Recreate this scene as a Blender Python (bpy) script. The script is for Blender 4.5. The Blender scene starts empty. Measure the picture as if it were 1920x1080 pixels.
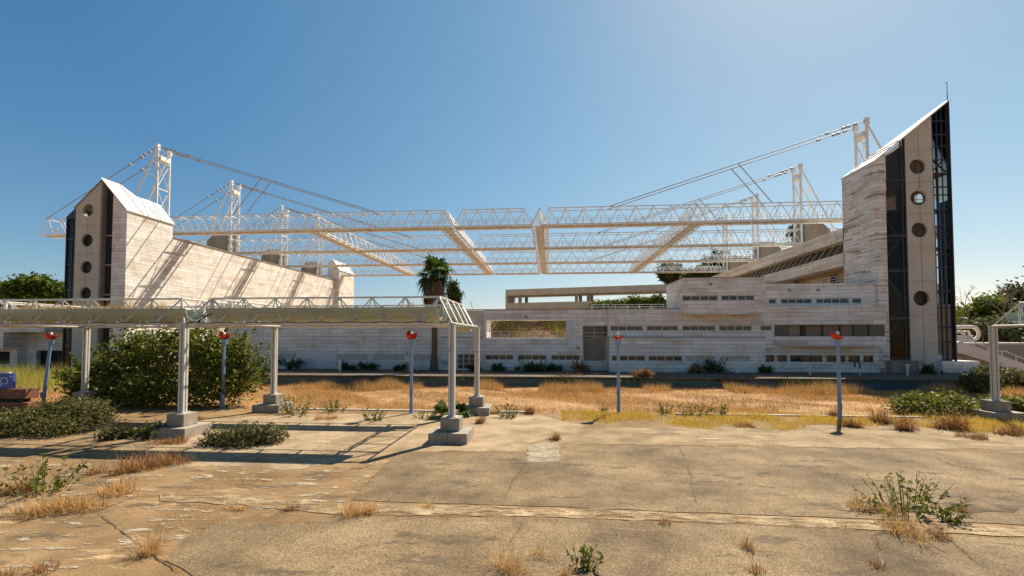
import bpy, math, random
import numpy as np
from mathutils import Vector
random.seed(7); rng = np.random.default_rng(11)
sc = bpy.context.scene
COL = sc.collection
R = math.radians

# ------------------------------------------------------------------ camera
F = 853.33; CX = 960.0; CY = 604.0; H = 4.0
YAW = math.atan(70 / F); PIT = math.atan(28 / F)
cam = bpy.data.cameras.new('camera'); cam_o = bpy.data.objects.new('camera', cam); COL.objects.link(cam_o)
cam_o.location = (0, 0, H); cam_o.rotation_euler = (math.pi / 2 + PIT, 0, YAW)
cam.sensor_width = 36; cam.lens = 36 * F / 1920; cam.shift_y = (CY - 540) / 1920
cam.clip_start = 0.1; cam.clip_end = 6000
sc.camera = cam_o

# ------------------------------------------------------------------ sky and sun
SUN = Vector((0.46, 0.74, 1.0)).normalized()
EL = math.asin(SUN.z); AZ = math.atan2(SUN.x, SUN.y)
world = bpy.data.worlds.new('World'); sc.world = world; world.use_nodes = True
wn = world.node_tree; bg = wn.nodes['Background']
sky = wn.nodes.new('ShaderNodeTexSky'); sky.sky_type = 'NISHITA'; sky.sun_disc = False
sky.sun_elevation = EL; sky.sun_rotation = AZ
sky.altitude = 20; sky.air_density = 1.0; sky.dust_density = 0.3; sky.ozone_density = 2.0
# grade the sky to the photo's: deep blue high on the left, greyer and paler towards the horizon
sep = wn.nodes.new('ShaderNodeSeparateColor'); cmb = wn.nodes.new('ShaderNodeCombineColor'); wn.links.new(sky.outputs[0], sep.inputs[0])
tcw = wn.nodes.new('ShaderNodeTexCoord'); dt = wn.nodes.new('ShaderNodeVectorMath'); dt.operation = 'DOT_PRODUCT'
wn.links.new(tcw.outputs['Generated'], dt.inputs[0]); dt.inputs[1].default_value = SUN     # the wide bright aureole round the sun
cl = wn.nodes.new('ShaderNodeMath'); cl.operation = 'MAXIMUM'; cl.inputs[1].default_value = 0.42; wn.links.new(dt.outputs['Value'], cl.inputs[0])
for i, (g, a, k) in enumerate(((1.284, 0.3055, 1.05), (0.927, 0.695, 0.66), (0.727, 1.283, 0.26))):
    p_ = wn.nodes.new('ShaderNodeMath'); p_.operation = 'POWER'; p_.inputs[1].default_value = g
    e_ = wn.nodes.new('ShaderNodeMath'); e_.operation = 'POWER'; e_.inputs[0].default_value = math.exp(k); wn.links.new(cl.outputs[0], e_.inputs[1])
    m_ = wn.nodes.new('ShaderNodeMath'); m_.operation = 'MULTIPLY'; m_.inputs[1].default_value = a
    n_ = wn.nodes.new('ShaderNodeMath'); n_.operation = 'MULTIPLY'
    wn.links.new(sep.outputs[i], p_.inputs[0]); wn.links.new(p_.outputs[0], m_.inputs[0]); wn.links.new(m_.outputs[0], n_.inputs[0]); wn.links.new(e_.outputs[0], n_.inputs[1]); wn.links.new(n_.outputs[0], cmb.inputs[i])
wn.links.new(cmb.outputs[0], bg.inputs[0]); bg.inputs[1].default_value = 0.064
sun = bpy.data.lights.new('sun', 'SUN'); sun.energy = 5.0; sun.angle = R(0.53); sun.color = (1.0, 0.90, 0.75)
sun_o = bpy.data.objects.new('sun', sun); COL.objects.link(sun_o)
sun_o.rotation_euler = SUN.to_track_quat('Z', 'Y').to_euler(); sun_o.location = (40, 40, 60)
vs = sc.view_settings; vs.view_transform = 'Standard'; vs.look = 'None'; vs.gamma = 1; vs.exposure = 0.81
sc.cycles.max_bounces = 6; sc.cycles.transparent_max_bounces = 12
try: sc.cycles.use_denoising = True
except Exception: pass

# ------------------------------------------------------------------ measuring helpers (photo point + known plane -> metres)
def ray(px, py):
    a = (px - CX) / F; b = (CY - py) / F
    fw = math.cos(PIT) - b * math.sin(PIT); up = math.sin(PIT) + b * math.cos(PIT)
    return a * math.cos(YAW) - fw * math.sin(YAW), a * math.sin(YAW) + fw * math.cos(YAW), up
def at(px, py, Y):
    x, y, u = ray(px, py); t = Y / y; return Vector((x * t, Y, H + u * t))
def xa(px, Y, py=640): return at(px, py, Y).x
def on(px, py, z=0.0):
    x, y, u = ray(px, py); t = (z - H) / u; return Vector((x * t, y * t, z))

# ------------------------------------------------------------------ materials
def nodes(m):
    m.use_nodes = True; nt = m.node_tree; return nt, nt.nodes, nt.links, nt.nodes['Principled BSDF']
def ramp(N, stops, interp='LINEAR'):
    r = N.new('ShaderNodeValToRGB'); r.color_ramp.interpolation = interp
    el = r.color_ramp.elements
    el[0].position, el[0].color = stops[0][0], (*stops[0][1], 1)
    el[1].position, el[1].color = stops[-1][0], (*stops[-1][1], 1)
    for p, c in stops[1:-1]:
        e = el.new(p); e.color = (*c, 1)
    return r
def noise(N, L, vec, scale, detail=4, rough=0.55):
    n = N.new('ShaderNodeTexNoise'); n.inputs['Scale'].default_value = scale
    n.inputs['Detail'].default_value = detail; n.inputs['Roughness'].default_value = rough
    if vec is not None: L.new(vec, n.inputs['Vector'])
    return n
def mixc(N, L, a, b, fac, mode='MIX'):
    m = N.new('ShaderNodeMix'); m.data_type = 'RGBA'; m.blend_type = mode
    for s, v in ((0, fac), (6, a), (7, b)):
        if hasattr(v, 'is_linked'): L.new(v, m.inputs[s])
        elif s == 0: m.inputs[0].default_value = v
        else: m.inputs[s].default_value = (*v, 1)
    return m.outputs[2]
def mapping(N, L, src, scale):
    mp = N.new('ShaderNodeMapping'); mp.inputs['Scale'].default_value = scale; L.new(src, mp.inputs[0]); return mp.outputs[0]
def mat_noise(name, c1, c2, scale=2.0, rough=0.8, stretch=(1, 1, 1), bump=0.0, fine=None, metal=0.0, spec=0.5):
    m = bpy.data.materials.new(name); nt, N, L, P = nodes(m)
    tc = N.new('ShaderNodeTexCoord'); v = mapping(N, L, tc.outputs['Object'], stretch)
    n = noise(N, L, v, scale); r = ramp(N, [(0.3, c1), (0.7, c2)]); L.new(n.outputs[0], r.inputs[0])
    col = r.outputs[0]
    if fine:
        n2 = noise(N, L, v, fine[0], 2); r2 = ramp(N, [(0.35, (fine[1],) * 3), (0.65, (1, 1, 1))]); L.new(n2.outputs[0], r2.inputs[0])
        col = mixc(N, L, col, r2.outputs[0], 1.0, 'MULTIPLY')
    L.new(col, P.inputs['Base Color']); P.inputs['Roughness'].default_value = rough; P.inputs['Metallic'].default_value = metal
    P.inputs['Specular IOR Level'].default_value = spec
    if bump:
        b = N.new('ShaderNodeBump'); b.inputs['Strength'].default_value = bump; b.inputs['Distance'].default_value = 0.02
        n3 = noise(N, L, v, scale * 8); L.new(n3.outputs[0], b.inputs['Height']); L.new(b.outputs[0], P.inputs['Normal'])
    return m
def mat_stone(name, row=0.40, width=1.9, gaps=0.0, tint=(1, 1, 1)):
    m = bpy.data.materials.new(name); nt, N, L, P = nodes(m)
    tc = N.new('ShaderNodeTexCoord'); sp = N.new('ShaderNodeSeparateXYZ'); L.new(tc.outputs['Object'], sp.inputs[0])
    ad = N.new('ShaderNodeMath'); ad.operation = 'ADD'; L.new(sp.outputs[0], ad.inputs[0]); L.new(sp.outputs[1], ad.inputs[1])
    cb = N.new('ShaderNodeCombineXYZ'); L.new(ad.outputs[0], cb.inputs[0]); L.new(sp.outputs[2], cb.inputs[1])
    def brick(c1, c2, mortar, ms, w=width, bias=0.0):
        b = N.new('ShaderNodeTexBrick'); L.new(cb.outputs[0], b.inputs['Vector'])
        b.inputs['Color1'].default_value = (*c1, 1); b.inputs['Color2'].default_value = (*c2, 1); b.inputs['Mortar'].default_value = (*mortar, 1)
        b.inputs['Scale'].default_value = 1; b.inputs['Mortar Size'].default_value = ms; b.inputs['Mortar Smooth'].default_value = 0.2
        b.inputs['Brick Width'].default_value = w; b.inputs['Row Height'].default_value = row; b.inputs['Bias'].default_value = bias
        b.offset = 0.5; b.offset_frequency = 2; return b
    t = tint
    b1 = brick((0, 0, 0), (1, 1, 1), (0.5, 0.5, 0.5), 0.0)
    cr = ramp(N, [(0.0, (0.62, 0.57, 0.49)), (0.2, (0.75, 0.70, 0.61)), (0.5, (0.81, 0.76, 0.675)), (0.75, (0.73, 0.70, 0.64)), (0.93, (0.84, 0.80, 0.72)), (1.0, (0.70, 0.61, 0.48))])
    L.new(b1.outputs[0], cr.inputs[0])
    # courses of different stone
    v2 = mapping(N, L, cb.outputs[0], (0.09, 1.5, 1)); n1 = noise(N, L, v2, 1.0, 5, 0.75)
    r1 = ramp(N, [(0.38, (0.70, 0.64, 0.58)), (0.52, (1, 1, 1))]); L.new(n1.outputs[0], r1.inputs[0])
    col = mixc(N, L, cr.outputs[0], r1.outputs[0], 0.5, 'MULTIPLY')
    # rain streaks and lichen
    v3 = mapping(N, L, cb.outputs[0], (0.5, 0.35, 1)); n2 = noise(N, L, v3, 1.3, 6, 0.7)
    r2 = ramp(N, [(0.36, (0.76, 0.71, 0.65)), (0.54, (1, 1, 1))]); L.new(n2.outputs[0], r2.inputs[0])
    col = mixc(N, L, col, r2.outputs[0], 0.7, 'MULTIPLY')
    n4 = noise(N, L, cb.outputs[0], 0.35, 6, 0.65); r4 = ramp(N, [(0.56, (1, 1, 1)), (0.70, (0.86, 0.72, 0.55))]); L.new(n4.outputs[0], r4.inputs[0])
    col = mixc(N, L, col, r4.outputs[0], 0.6, 'MULTIPLY')
    b2 = brick((1, 1, 1), (1, 1, 1), (0.38, 0.34, 0.29), 0.014)
    col = mixc(N, L, col, b2.outputs[0], 0.9, 'MULTIPLY')
    if gaps:
        b3 = brick((0, 0, 0), (1, 1, 1), (1, 1, 1), 0.0, w=width * 0.7)
        b3.inputs['Row Height'].default_value = row * 0.5
        n5 = noise(N, L, mapping(N, L, cb.outputs[0], (0.16, 3.0, 1)), 1.0, 2, 0.6)
        mu = N.new('ShaderNodeMath'); mu.operation = 'MULTIPLY'; L.new(b3.outputs[0], mu.inputs[0]); L.new(n5.outputs[0], mu.inputs[1])
        r5 = ramp(N, [(gaps, (1, 1, 1)), (gaps + 0.05, (0.58, 0.54, 0.50))]); L.new(mu.outputs[0], r5.inputs[0])
        col = mixc(N, L, col, r5.outputs[0], 1.0, 'MULTIPLY')
    L.new(col, P.inputs['Base Color']); P.inputs['Roughness'].default_value = 0.75; P.inputs['Specular IOR Level'].default_value = 0.3
    bp = N.new('ShaderNodeBump'); bp.inputs['Strength'].default_value = 0.5; bp.inputs['Distance'].default_value = 0.02
    L.new(b2.outputs[0], bp.inputs['Height']); L.new(bp.outputs[0], P.inputs['Normal'])
    return m
def mat_glass(name, tint, refl=0.8, rough=0.05):
    m = bpy.data.materials.new(name); nt, N, L, P = nodes(m)
    N.remove(P); out = N['Material Output']
    tr = N.new('ShaderNodeBsdfTransparent'); tr.inputs[0].default_value = (*tint, 1)
    gl = N.new('ShaderNodeBsdfGlossy'); gl.inputs['Roughness'].default_value = rough; gl.inputs[0].default_value = (refl, refl, refl, 1)
    lw = N.new('ShaderNodeFresnel'); lw.inputs[0].default_value = 1.5
    mx = N.new('ShaderNodeMixShader'); L.new(lw.outputs[0], mx.inputs[0]); L.new(tr.outputs[0], mx.inputs[1]); L.new(gl.outputs[0], mx.inputs[2])
    L.new(mx.outputs[0], out.inputs[0]); return m
def mat_leaf(name, cols, trans=0.35, rough=0.5):
    m = bpy.data.materials.new(name); nt, N, L, P = nodes(m)
    g = N.new('ShaderNodeNewGeometry'); k = len(cols)
    r = ramp(N, [(i / (k - 1), c) for i, c in enumerate(cols)]); L.new(g.outputs['Random Per Island'], r.inputs[0])
    L.new(r.outputs[0], P.inputs['Base Color']); P.inputs['Roughness'].default_value = rough; P.inputs['Specular IOR Level'].default_value = 0.18
    t = N.new('ShaderNodeBsdfTranslucent')
    c2 = mixc(N, L, r.outputs[0], (1.0, 1.0, 0.45), 0.35, 'MULTIPLY'); L.new(c2, t.inputs[0])
    mx = N.new('ShaderNodeMixShader'); mx.inputs[0].default_value = trans
    L.new(P.outputs[0], mx.inputs[1]); L.new(t.outputs[0], mx.inputs[2]); L.new(mx.outputs[0], N['Material Output'].inputs[0]); return m
def mat_ground(name, cols, scale, speck, stain, bump=0.4, streak=None, tone=(1, 1, 1)):
    m = bpy.data.materials.new(name); nt, N, L, P = nodes(m)
    tc = N.new('ShaderNodeTexCoord'); v = tc.outputs['Object']; tl = lambda c: tuple(a * b for a, b in zip(c, tone))
    cols = [tl(c) for c in cols]; n = noise(N, L, v, scale, 8, 0.62); k = len(cols)
    r = ramp(N, [(0.3 + 0.4 * i / (k - 1), c) for i, c in enumerate(cols)]); L.new(n.outputs[0], r.inputs[0]); col = r.outputs[0]
    if streak:
        v4 = mapping(N, L, v, streak[0]); n4 = noise(N, L, v4, 1.0, 7, 0.7)
        r4 = ramp(N, [(streak[1], (0, 0, 0)), (streak[1] + 0.06, (1, 1, 1))]); L.new(n4.outputs[0], r4.inputs[0])
        col = mixc(N, L, col, tl(streak[2]), r4.outputs[0])
    n3 = noise(N, L, v, stain[0], 6, 0.7); r3 = ramp(N, [(0.36, (stain[1],) * 3), (0.58, (1, 1, 1))]); L.new(n3.outputs[0], r3.inputs[0])
    col = mixc(N, L, col, r3.outputs[0], 1.0, 'MULTIPLY')
    n2 = noise(N, L, v, speck[0], 2, 0.8); r2 = ramp(N, [(0.38, (speck[1],) * 3), (0.5, (0.95,) * 3), (0.66, (speck[2],) * 3)]); L.new(n2.outputs[0], r2.inputs[0])
    col = mixc(N, L, col, r2.outputs[0], 1.0, 'MULTIPLY')
    L.new(col, P.inputs['Base Color']); P.inputs['Roughness'].default_value = 0.9; P.inputs['Specular IOR Level'].default_value = 0.2
    b = N.new('ShaderNodeBump'); b.inputs['Strength'].default_value = bump; b.inputs['Distance'].default_value = 0.01
    L.new(n2.outputs[0], b.inputs['Height']); L.new(b.outputs[0], P.inputs['Normal'])
    return m
def worn_edges(m, thresh=0.40, scale=2.2, soft=0.13):
    """paint or screed worn through in patches: transparent where the noise is low"""
    nt = m.node_tree; N = nt.nodes; L = nt.links; P = N['Principled BSDF']
    tc = N.new('ShaderNodeTexCoord'); v = mapping(N, L, tc.outputs['Object'], (0.55, 1.5, 1)); n = noise(N, L, v, scale, 8, 0.72)
    r = ramp(N, [(thresh, (0, 0, 0)), (thresh + soft, (1, 1, 1))]); L.new(n.outputs[0], r.inputs[0]); L.new(r.outputs[0], P.inputs['Alpha'])
M = {}
M['stone'] = mat_stone('stone_cladding')
M['stone_gap'] = mat_stone('gapped_stone_cladding', gaps=0.40)
M['concrete'] = mat_noise('tower_concrete', (0.47, 0.42, 0.33), (0.58, 0.53, 0.43), 0.7, 0.85, (1, 1, 0.35), 0.2, (9, 0.85))
M['pylon'] = mat_noise('weathered_concrete', (0.24, 0.19, 0.14), (0.40, 0.33, 0.25), 0.8, 0.9, (1, 1, 0.3), 0.2, (5, 0.8))
M['plinth'] = mat_noise('plinth_concrete', (0.27, 0.225, 0.165), (0.42, 0.36, 0.275), 2.2, 0.9, (1, 1, 0.6), 0.5, (30, 0.75))
M['roofpanel'] = mat_noise('pale_roof_panel', (0.60, 0.56, 0.50), (0.72, 0.68, 0.61), 0.5, 0.6, (1, 1, 1), 0.0, (4, 0.9))
def mat_painted(name, c, rust, amount=0.6, scale=0.9, rough=0.5):
    m = bpy.data.materials.new(name); nt, N, L, P = nodes(m); tc = N.new('ShaderNodeTexCoord'); v = tc.outputs['Object']
    n = noise(N, L, v, scale, 7, 0.7); r = ramp(N, [(amount, (0, 0, 0)), (amount + 0.1, (1, 1, 1))]); L.new(n.outputs[0], r.inputs[0])
    n2 = noise(N, L, v, scale * 6, 4); r2 = ramp(N, [(0.3, (0.80, 0.78, 0.74)), (0.6, (1, 1, 1))]); L.new(n2.outputs[0], r2.inputs[0])
    c0 = mixc(N, L, c, r2.outputs[0], 1.0, 'MULTIPLY'); c1 = mixc(N, L, c0, rust, r.outputs[0])
    L.new(c1, P.inputs['Base Color']); P.inputs['Roughness'].default_value = rough; return m
M['steel'] = mat_painted('cream_painted_steel', (0.82, 0.815, 0.79), (0.46, 0.34, 0.23), 0.58)
M['deck'] = mat_noise('rusty_walkway_grating', (0.42, 0.40, 0.36), (0.68, 0.66, 0.62), 1.2, 0.8)
M['rail'] = mat_noise('galvanised_rail', (0.34, 0.36, 0.40), (0.46, 0.47, 0.50), 3, 0.5)
M['cable'] = mat_noise('grey_cable', (0.26, 0.24, 0.22), (0.44, 0.41, 0.37), 1.5, 0.6)
M['white'] = mat_painted('white_mast_paint', (0.86, 0.84, 0.79), (0.55, 0.40, 0.26), 0.62)
M['pergola'] = mat_painted('pale_pergola_paint', (0.60, 0.58, 0.52), (0.30, 0.21, 0.13), 0.60, 1.6)
M['trough'] = mat_noise('grey_green_trough', (0.30, 0.33, 0.22), (0.42, 0.43, 0.31), 0.8, 0.45, (0.25, 1, 2.0), 0.0, (5, 0.82))
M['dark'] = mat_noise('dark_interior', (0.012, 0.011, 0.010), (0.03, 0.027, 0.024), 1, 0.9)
M['stairwell'] = mat_noise('stairwell_concrete', (0.20, 0.165, 0.13), (0.30, 0.25, 0.20), 0.8, 0.9)
M['blackframe'] = mat_noise('black_steel_frame', (0.015, 0.016, 0.018), (0.03, 0.03, 0.032), 3, 0.45)
M['frame'] = mat_noise('beige_window_frame', (0.50, 0.46, 0.39), (0.60, 0.55, 0.47), 3, 0.5)
M['shutter'] = mat_noise('brown_grey_shutter', (0.24, 0.20, 0.15), (0.29, 0.245, 0.19), 1.5, 0.7)
M['closed'] = mat_noise('closed_beige_shutter', (0.44, 0.40, 0.34), (0.52, 0.47, 0.41), 1.5, 0.7)
M['whitepanel'] = mat_noise('white_panel', (0.60, 0.57, 0.53), (0.70, 0.67, 0.62), 0.8, 0.6, fine=(6, 0.92))
M['pane'] = mat_noise('dark_window_glass', (0.02, 0.021, 0.022), (0.075, 0.068, 0.055), 0.7, 0.08)
M['glass'] = mat_glass('smoked_glass', (0.74, 0.78, 0.82), .6)
M['glass_dark'] = mat_glass('dark_smoked_glass', (0.75, 0.70, 0.63), .2)
M['blue'] = mat_noise('faded_blue_paint', (0.13, 0.22, 0.36), (0.22, 0.32, 0.46), 3, 0.5, (1, 1, 0.4))
M['globe'] = mat_leaf('orange_red_plastic', [(0.27, 0.018, 0.007), (0.36, 0.045, 0.010)], 0.2, 0.25)
M['bulb'] = mat_noise('white_bulb', (0.8, 0.8, 0.78), (0.85, 0.84, 0.8), 3, 0.3)
M['asphalt'] = mat_ground('worn_asphalt', [(0.165, 0.130, 0.088), (0.225, 0.182, 0.128), (0.285, 0.235, 0.168)], 0.4, (44, 0.46, 1.65), (0.4, 0.66), 0.9, ((0.25, 1.6, 1), 0.64, (0.34, 0.275, 0.195)), tone=(1.0, .86, .67))
M['pave'] = mat_ground('old_concrete_paving', [(0.19, 0.130, 0.075), (0.265, 0.192, 0.118), (0.33, 0.25, 0.162)], 0.45, (30, 0.66, 1.3), (0.6, 0.66), 0.6, ((0.45, 1.7, 1), 0.60, (0.47, 0.38, 0.27)), tone=(1.0, .86, .65))
M['apron'] = mat_ground('bleached_concrete', [(0.28, 0.21, 0.135), (0.41, 0.325, 0.225), (0.50, 0.41, 0.30)], 0.6, (30, 0.72, 1.2), (0.9, 0.70), 0.5, ((0.5, 1.5, 1), 0.60, (0.26, 0.195, 0.125)), tone=(.92, .83, .70))
M['apron_dull'] = mat_ground('stained_concrete', [(0.19, 0.145, 0.095), (0.30, 0.24, 0.165), (0.42, 0.345, 0.25)], 0.55, (34, 0.66, 1.28), (0.7, 0.68), 0.6, ((0.4, 1.7, 1), 0.58, (0.50, 0.42, 0.31)), tone=(1.0, .88, .70))
M['worn'] = mat_ground('worn_pale_strip', [(0.20, 0.155, 0.10), (0.36, 0.29, 0.20), (0.56, 0.47, 0.34)], 1.3, (30, 0.7, 1.2), (1.6, 0.7), 0.5, tone=(1.0, .88, .72))
M['terrace'] = mat_noise('dark_dirty_paving', (0.10, 0.078, 0.055), (0.19, 0.15, 0.11), 0.9, 0.95, (0.5, 1, 1), 0.3, (6, 0.6))
M['crack'] = mat_ground('cracked_joint', [(0.05, 0.036, 0.022), (0.14, 0.098, 0.055), (0.36, 0.25, 0.13)], 1.1, (30, 0.6, 1.3), (3, 0.6), 0.5)
worn_edges(M['worn'])
M['patch'] = mat_ground('pale_concrete_patch', [(0.20, 0.15, 0.095), (0.33, 0.265, 0.18), (0.46, 0.385, 0.28)], 2.4, (30, 0.7, 1.2), (2.0, 0.7), 0.5)
M['scuff'] = mat_ground('pale_scuffed_screed', [(0.34, 0.265, 0.175), (0.47, 0.385, 0.27)], 1.3, (30, 0.75, 1.2), (1.6, 0.75), 0.4); worn_edges(M['scuff'], 0.55, 2.3, 0.05)
M['stain'] = mat_ground('dark_stained_paving', [(0.15, 0.115, 0.075), (0.20, 0.155, 0.10)], 1.0, (30, 0.75, 1.2), (1.6, 0.75), 0.4); worn_edges(M['stain'], 0.56, 1.0, 0.12)
M['soil'] = mat_ground('dry_field_soil', [(0.24, 0.155, 0.075), (0.36, 0.24, 0.115), (0.44, 0.31, 0.16)], 0.5, (9, 0.65, 1.3), (0.8, 0.7), 0.8, tone=(1.1, .92, .8))
M['earth'] = mat_ground('dry_earth', [(0.22, 0.165, 0.10), (0.32, 0.24, 0.145)], 0.05, (0.9, 0.75, 1.2), (0.02, 0.7), 0.3)
M['kerb'] = mat_noise('kerb_stone', (0.42, 0.37, 0.31), (0.58, 0.52, 0.44), 2, 0.9, (1, 1, 1), 0.3, (20, 0.8))
M['teal'] = mat_noise('teal_channel_wall', (0.025, 0.075, 0.085), (0.05, 0.12, 0.13), 0.7, 0.7, (0.5, 1, 2), 0, (4, 0.6))
M['rust'] = mat_noise('rusty_red_steel', (0.16, 0.05, 0.025), (0.34, 0.13, 0.06), 1.8, 0.75, (0.6, 1, 1), 0.2, (7, 0.6))
M['bluepanel'] = mat_noise('blue_board_paint', (0.03, 0.07, 0.28), (0.05, 0.10, 0.36), 2, 0.5)
M['graffiti'] = mat_noise('white_spray_paint', (0.75, 0.78, 0.85), (0.82, 0.84, 0.9), 4, 0.6)
M['bark'] = mat_noise('brown_bark', (0.07, 0.05, 0.035), (0.15, 0.11, 0.08), 6, 0.95, (1, 1, 0.3), 0.5)
M['palmbark'] = mat_noise('palm_trunk_fibre', (0.08, 0.055, 0.035), (0.16, 0.11, 0.07), 4, 0.95, (1, 1, 2.5), 0.8)
M['greybark'] = mat_noise('grey_dead_wood', (0.13, 0.10, 0.09), (0.22, 0.18, 0.155), 6, 0.95)
M['leaf_bush'] = mat_leaf('shrub_leaves', [(0.045, 0.068, 0.009), (0.09, 0.12, 0.015), (0.14, 0.165, 0.024), (0.23, 0.22, 0.055)], 0.45, 0.45)
M['leaf_bush_light'] = mat_leaf('light_shrub_leaves', [(0.06, 0.085, 0.012), (0.12, 0.15, 0.02), (0.18, 0.20, 0.03), (0.26, 0.25, 0.06)], 0.48, 0.45)
M['leaf_low'] = mat_leaf('low_shrub_leaves', [(0.04, 0.055, 0.010), (0.085, 0.10, 0.018), (0.14, 0.135, 0.035), (0.26, 0.20, 0.12)], 0.4)
M['leaf_tree'] = mat_leaf('tree_leaves', [(0.05, 0.085, 0.010), (0.10, 0.14, 0.016), (0.16, 0.19, 0.025)], 0.45)
M['leaf_dark'] = mat_leaf('dark_tree_leaves', [(0.025, 0.045, 0.012), (0.055, 0.08, 0.018), (0.10, 0.12, 0.032)], 0.35)
M['leaf_olive'] = mat_leaf('olive_tree_leaves', [(0.05, 0.07, 0.025), (0.10, 0.11, 0.045), (0.15, 0.14, 0.07)], 0.3)
M['palm_leaf'] = mat_leaf('fan_palm_leaf', [(0.035, 0.07, 0.012), (0.07, 0.12, 0.02), (0.11, 0.15, 0.03)], 0.25)
M['dead_frond'] = mat_leaf('dead_palm_frond', [(0.11, 0.06, 0.03), (0.21, 0.125, 0.065), (0.32, 0.20, 0.10)], 0.25, 0.8)
M['weed_green'] = mat_leaf('green_weed', [(0.08, 0.095, 0.014), (0.15, 0.16, 0.028), (0.22, 0.21, 0.05)], 0.42)
M['straw'] = mat_leaf('dry_straw', [(0.36, 0.20, 0.075), (0.54, 0.32, 0.125), (0.66, 0.44, 0.20), (0.44, 0.23, 0.075)], 0.3, 0.7)
M['rusty_straw'] = mat_leaf('brown_dead_weed', [(0.20, 0.09, 0.03), (0.32, 0.16, 0.06), (0.42, 0.24, 0.10)], 0.25, 0.8)
M['yellow_grass'] = mat_leaf('yellow_green_grass', [(0.46, 0.27, 0.04), (0.62, 0.40, 0.075), (0.46, 0.36, 0.06), (0.68, 0.47, 0.12), (0.36, 0.20, 0.06)], 0.45, 0.7)
M['reed'] = mat_leaf('pale_green_reed', [(0.24, 0.24, 0.04), (0.40, 0.36, 0.07), (0.52, 0.43, 0.13)], 0.45, 0.6)
M['trackwall'] = mat_noise('grey_rendered_wall', (0.24, 0.22, 0.20), (0.32, 0.30, 0.27), 0.6, 0.9, (1, 1, 2), 0.1, (3, 0.85))

# ------------------------------------------------------------------ mesh builders
def wloc(o):
    v = Vector((0, 0, 0))
    while o is not None:
        v += o.location; o = o.parent
    return v
def link(name, me, m, parent=None, origin=None):
    o = bpy.data.objects.new(name, me); COL.objects.link(o)
    for k in (m if isinstance(m, (list, tuple)) else [m]): me.materials.append(k)
    if parent is not None: o.parent = parent
    elif origin is not None: o.location = origin
    return o
def tag(o, label=None, cat=None, group=None, kind=None):
    if label: o['label'] = label
    if cat: o['category'] = cat
    if group: o['group'] = group
    if kind: o['kind'] = kind
    return o
def thing(name, label, cat, loc, group=None):
    o = bpy.data.objects.new(name, None); COL.objects.link(o); o.location = loc; o.empty_display_size = 0.3
    return tag(o, label, cat, group)
def copy_tree(o, parent=None):
    c = o.copy(); COL.objects.link(c)
    if parent is not None: c.parent = parent
    for ch in [x for x in bpy.data.objects if x.parent == o]: copy_tree(ch, c)
    return c
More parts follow.
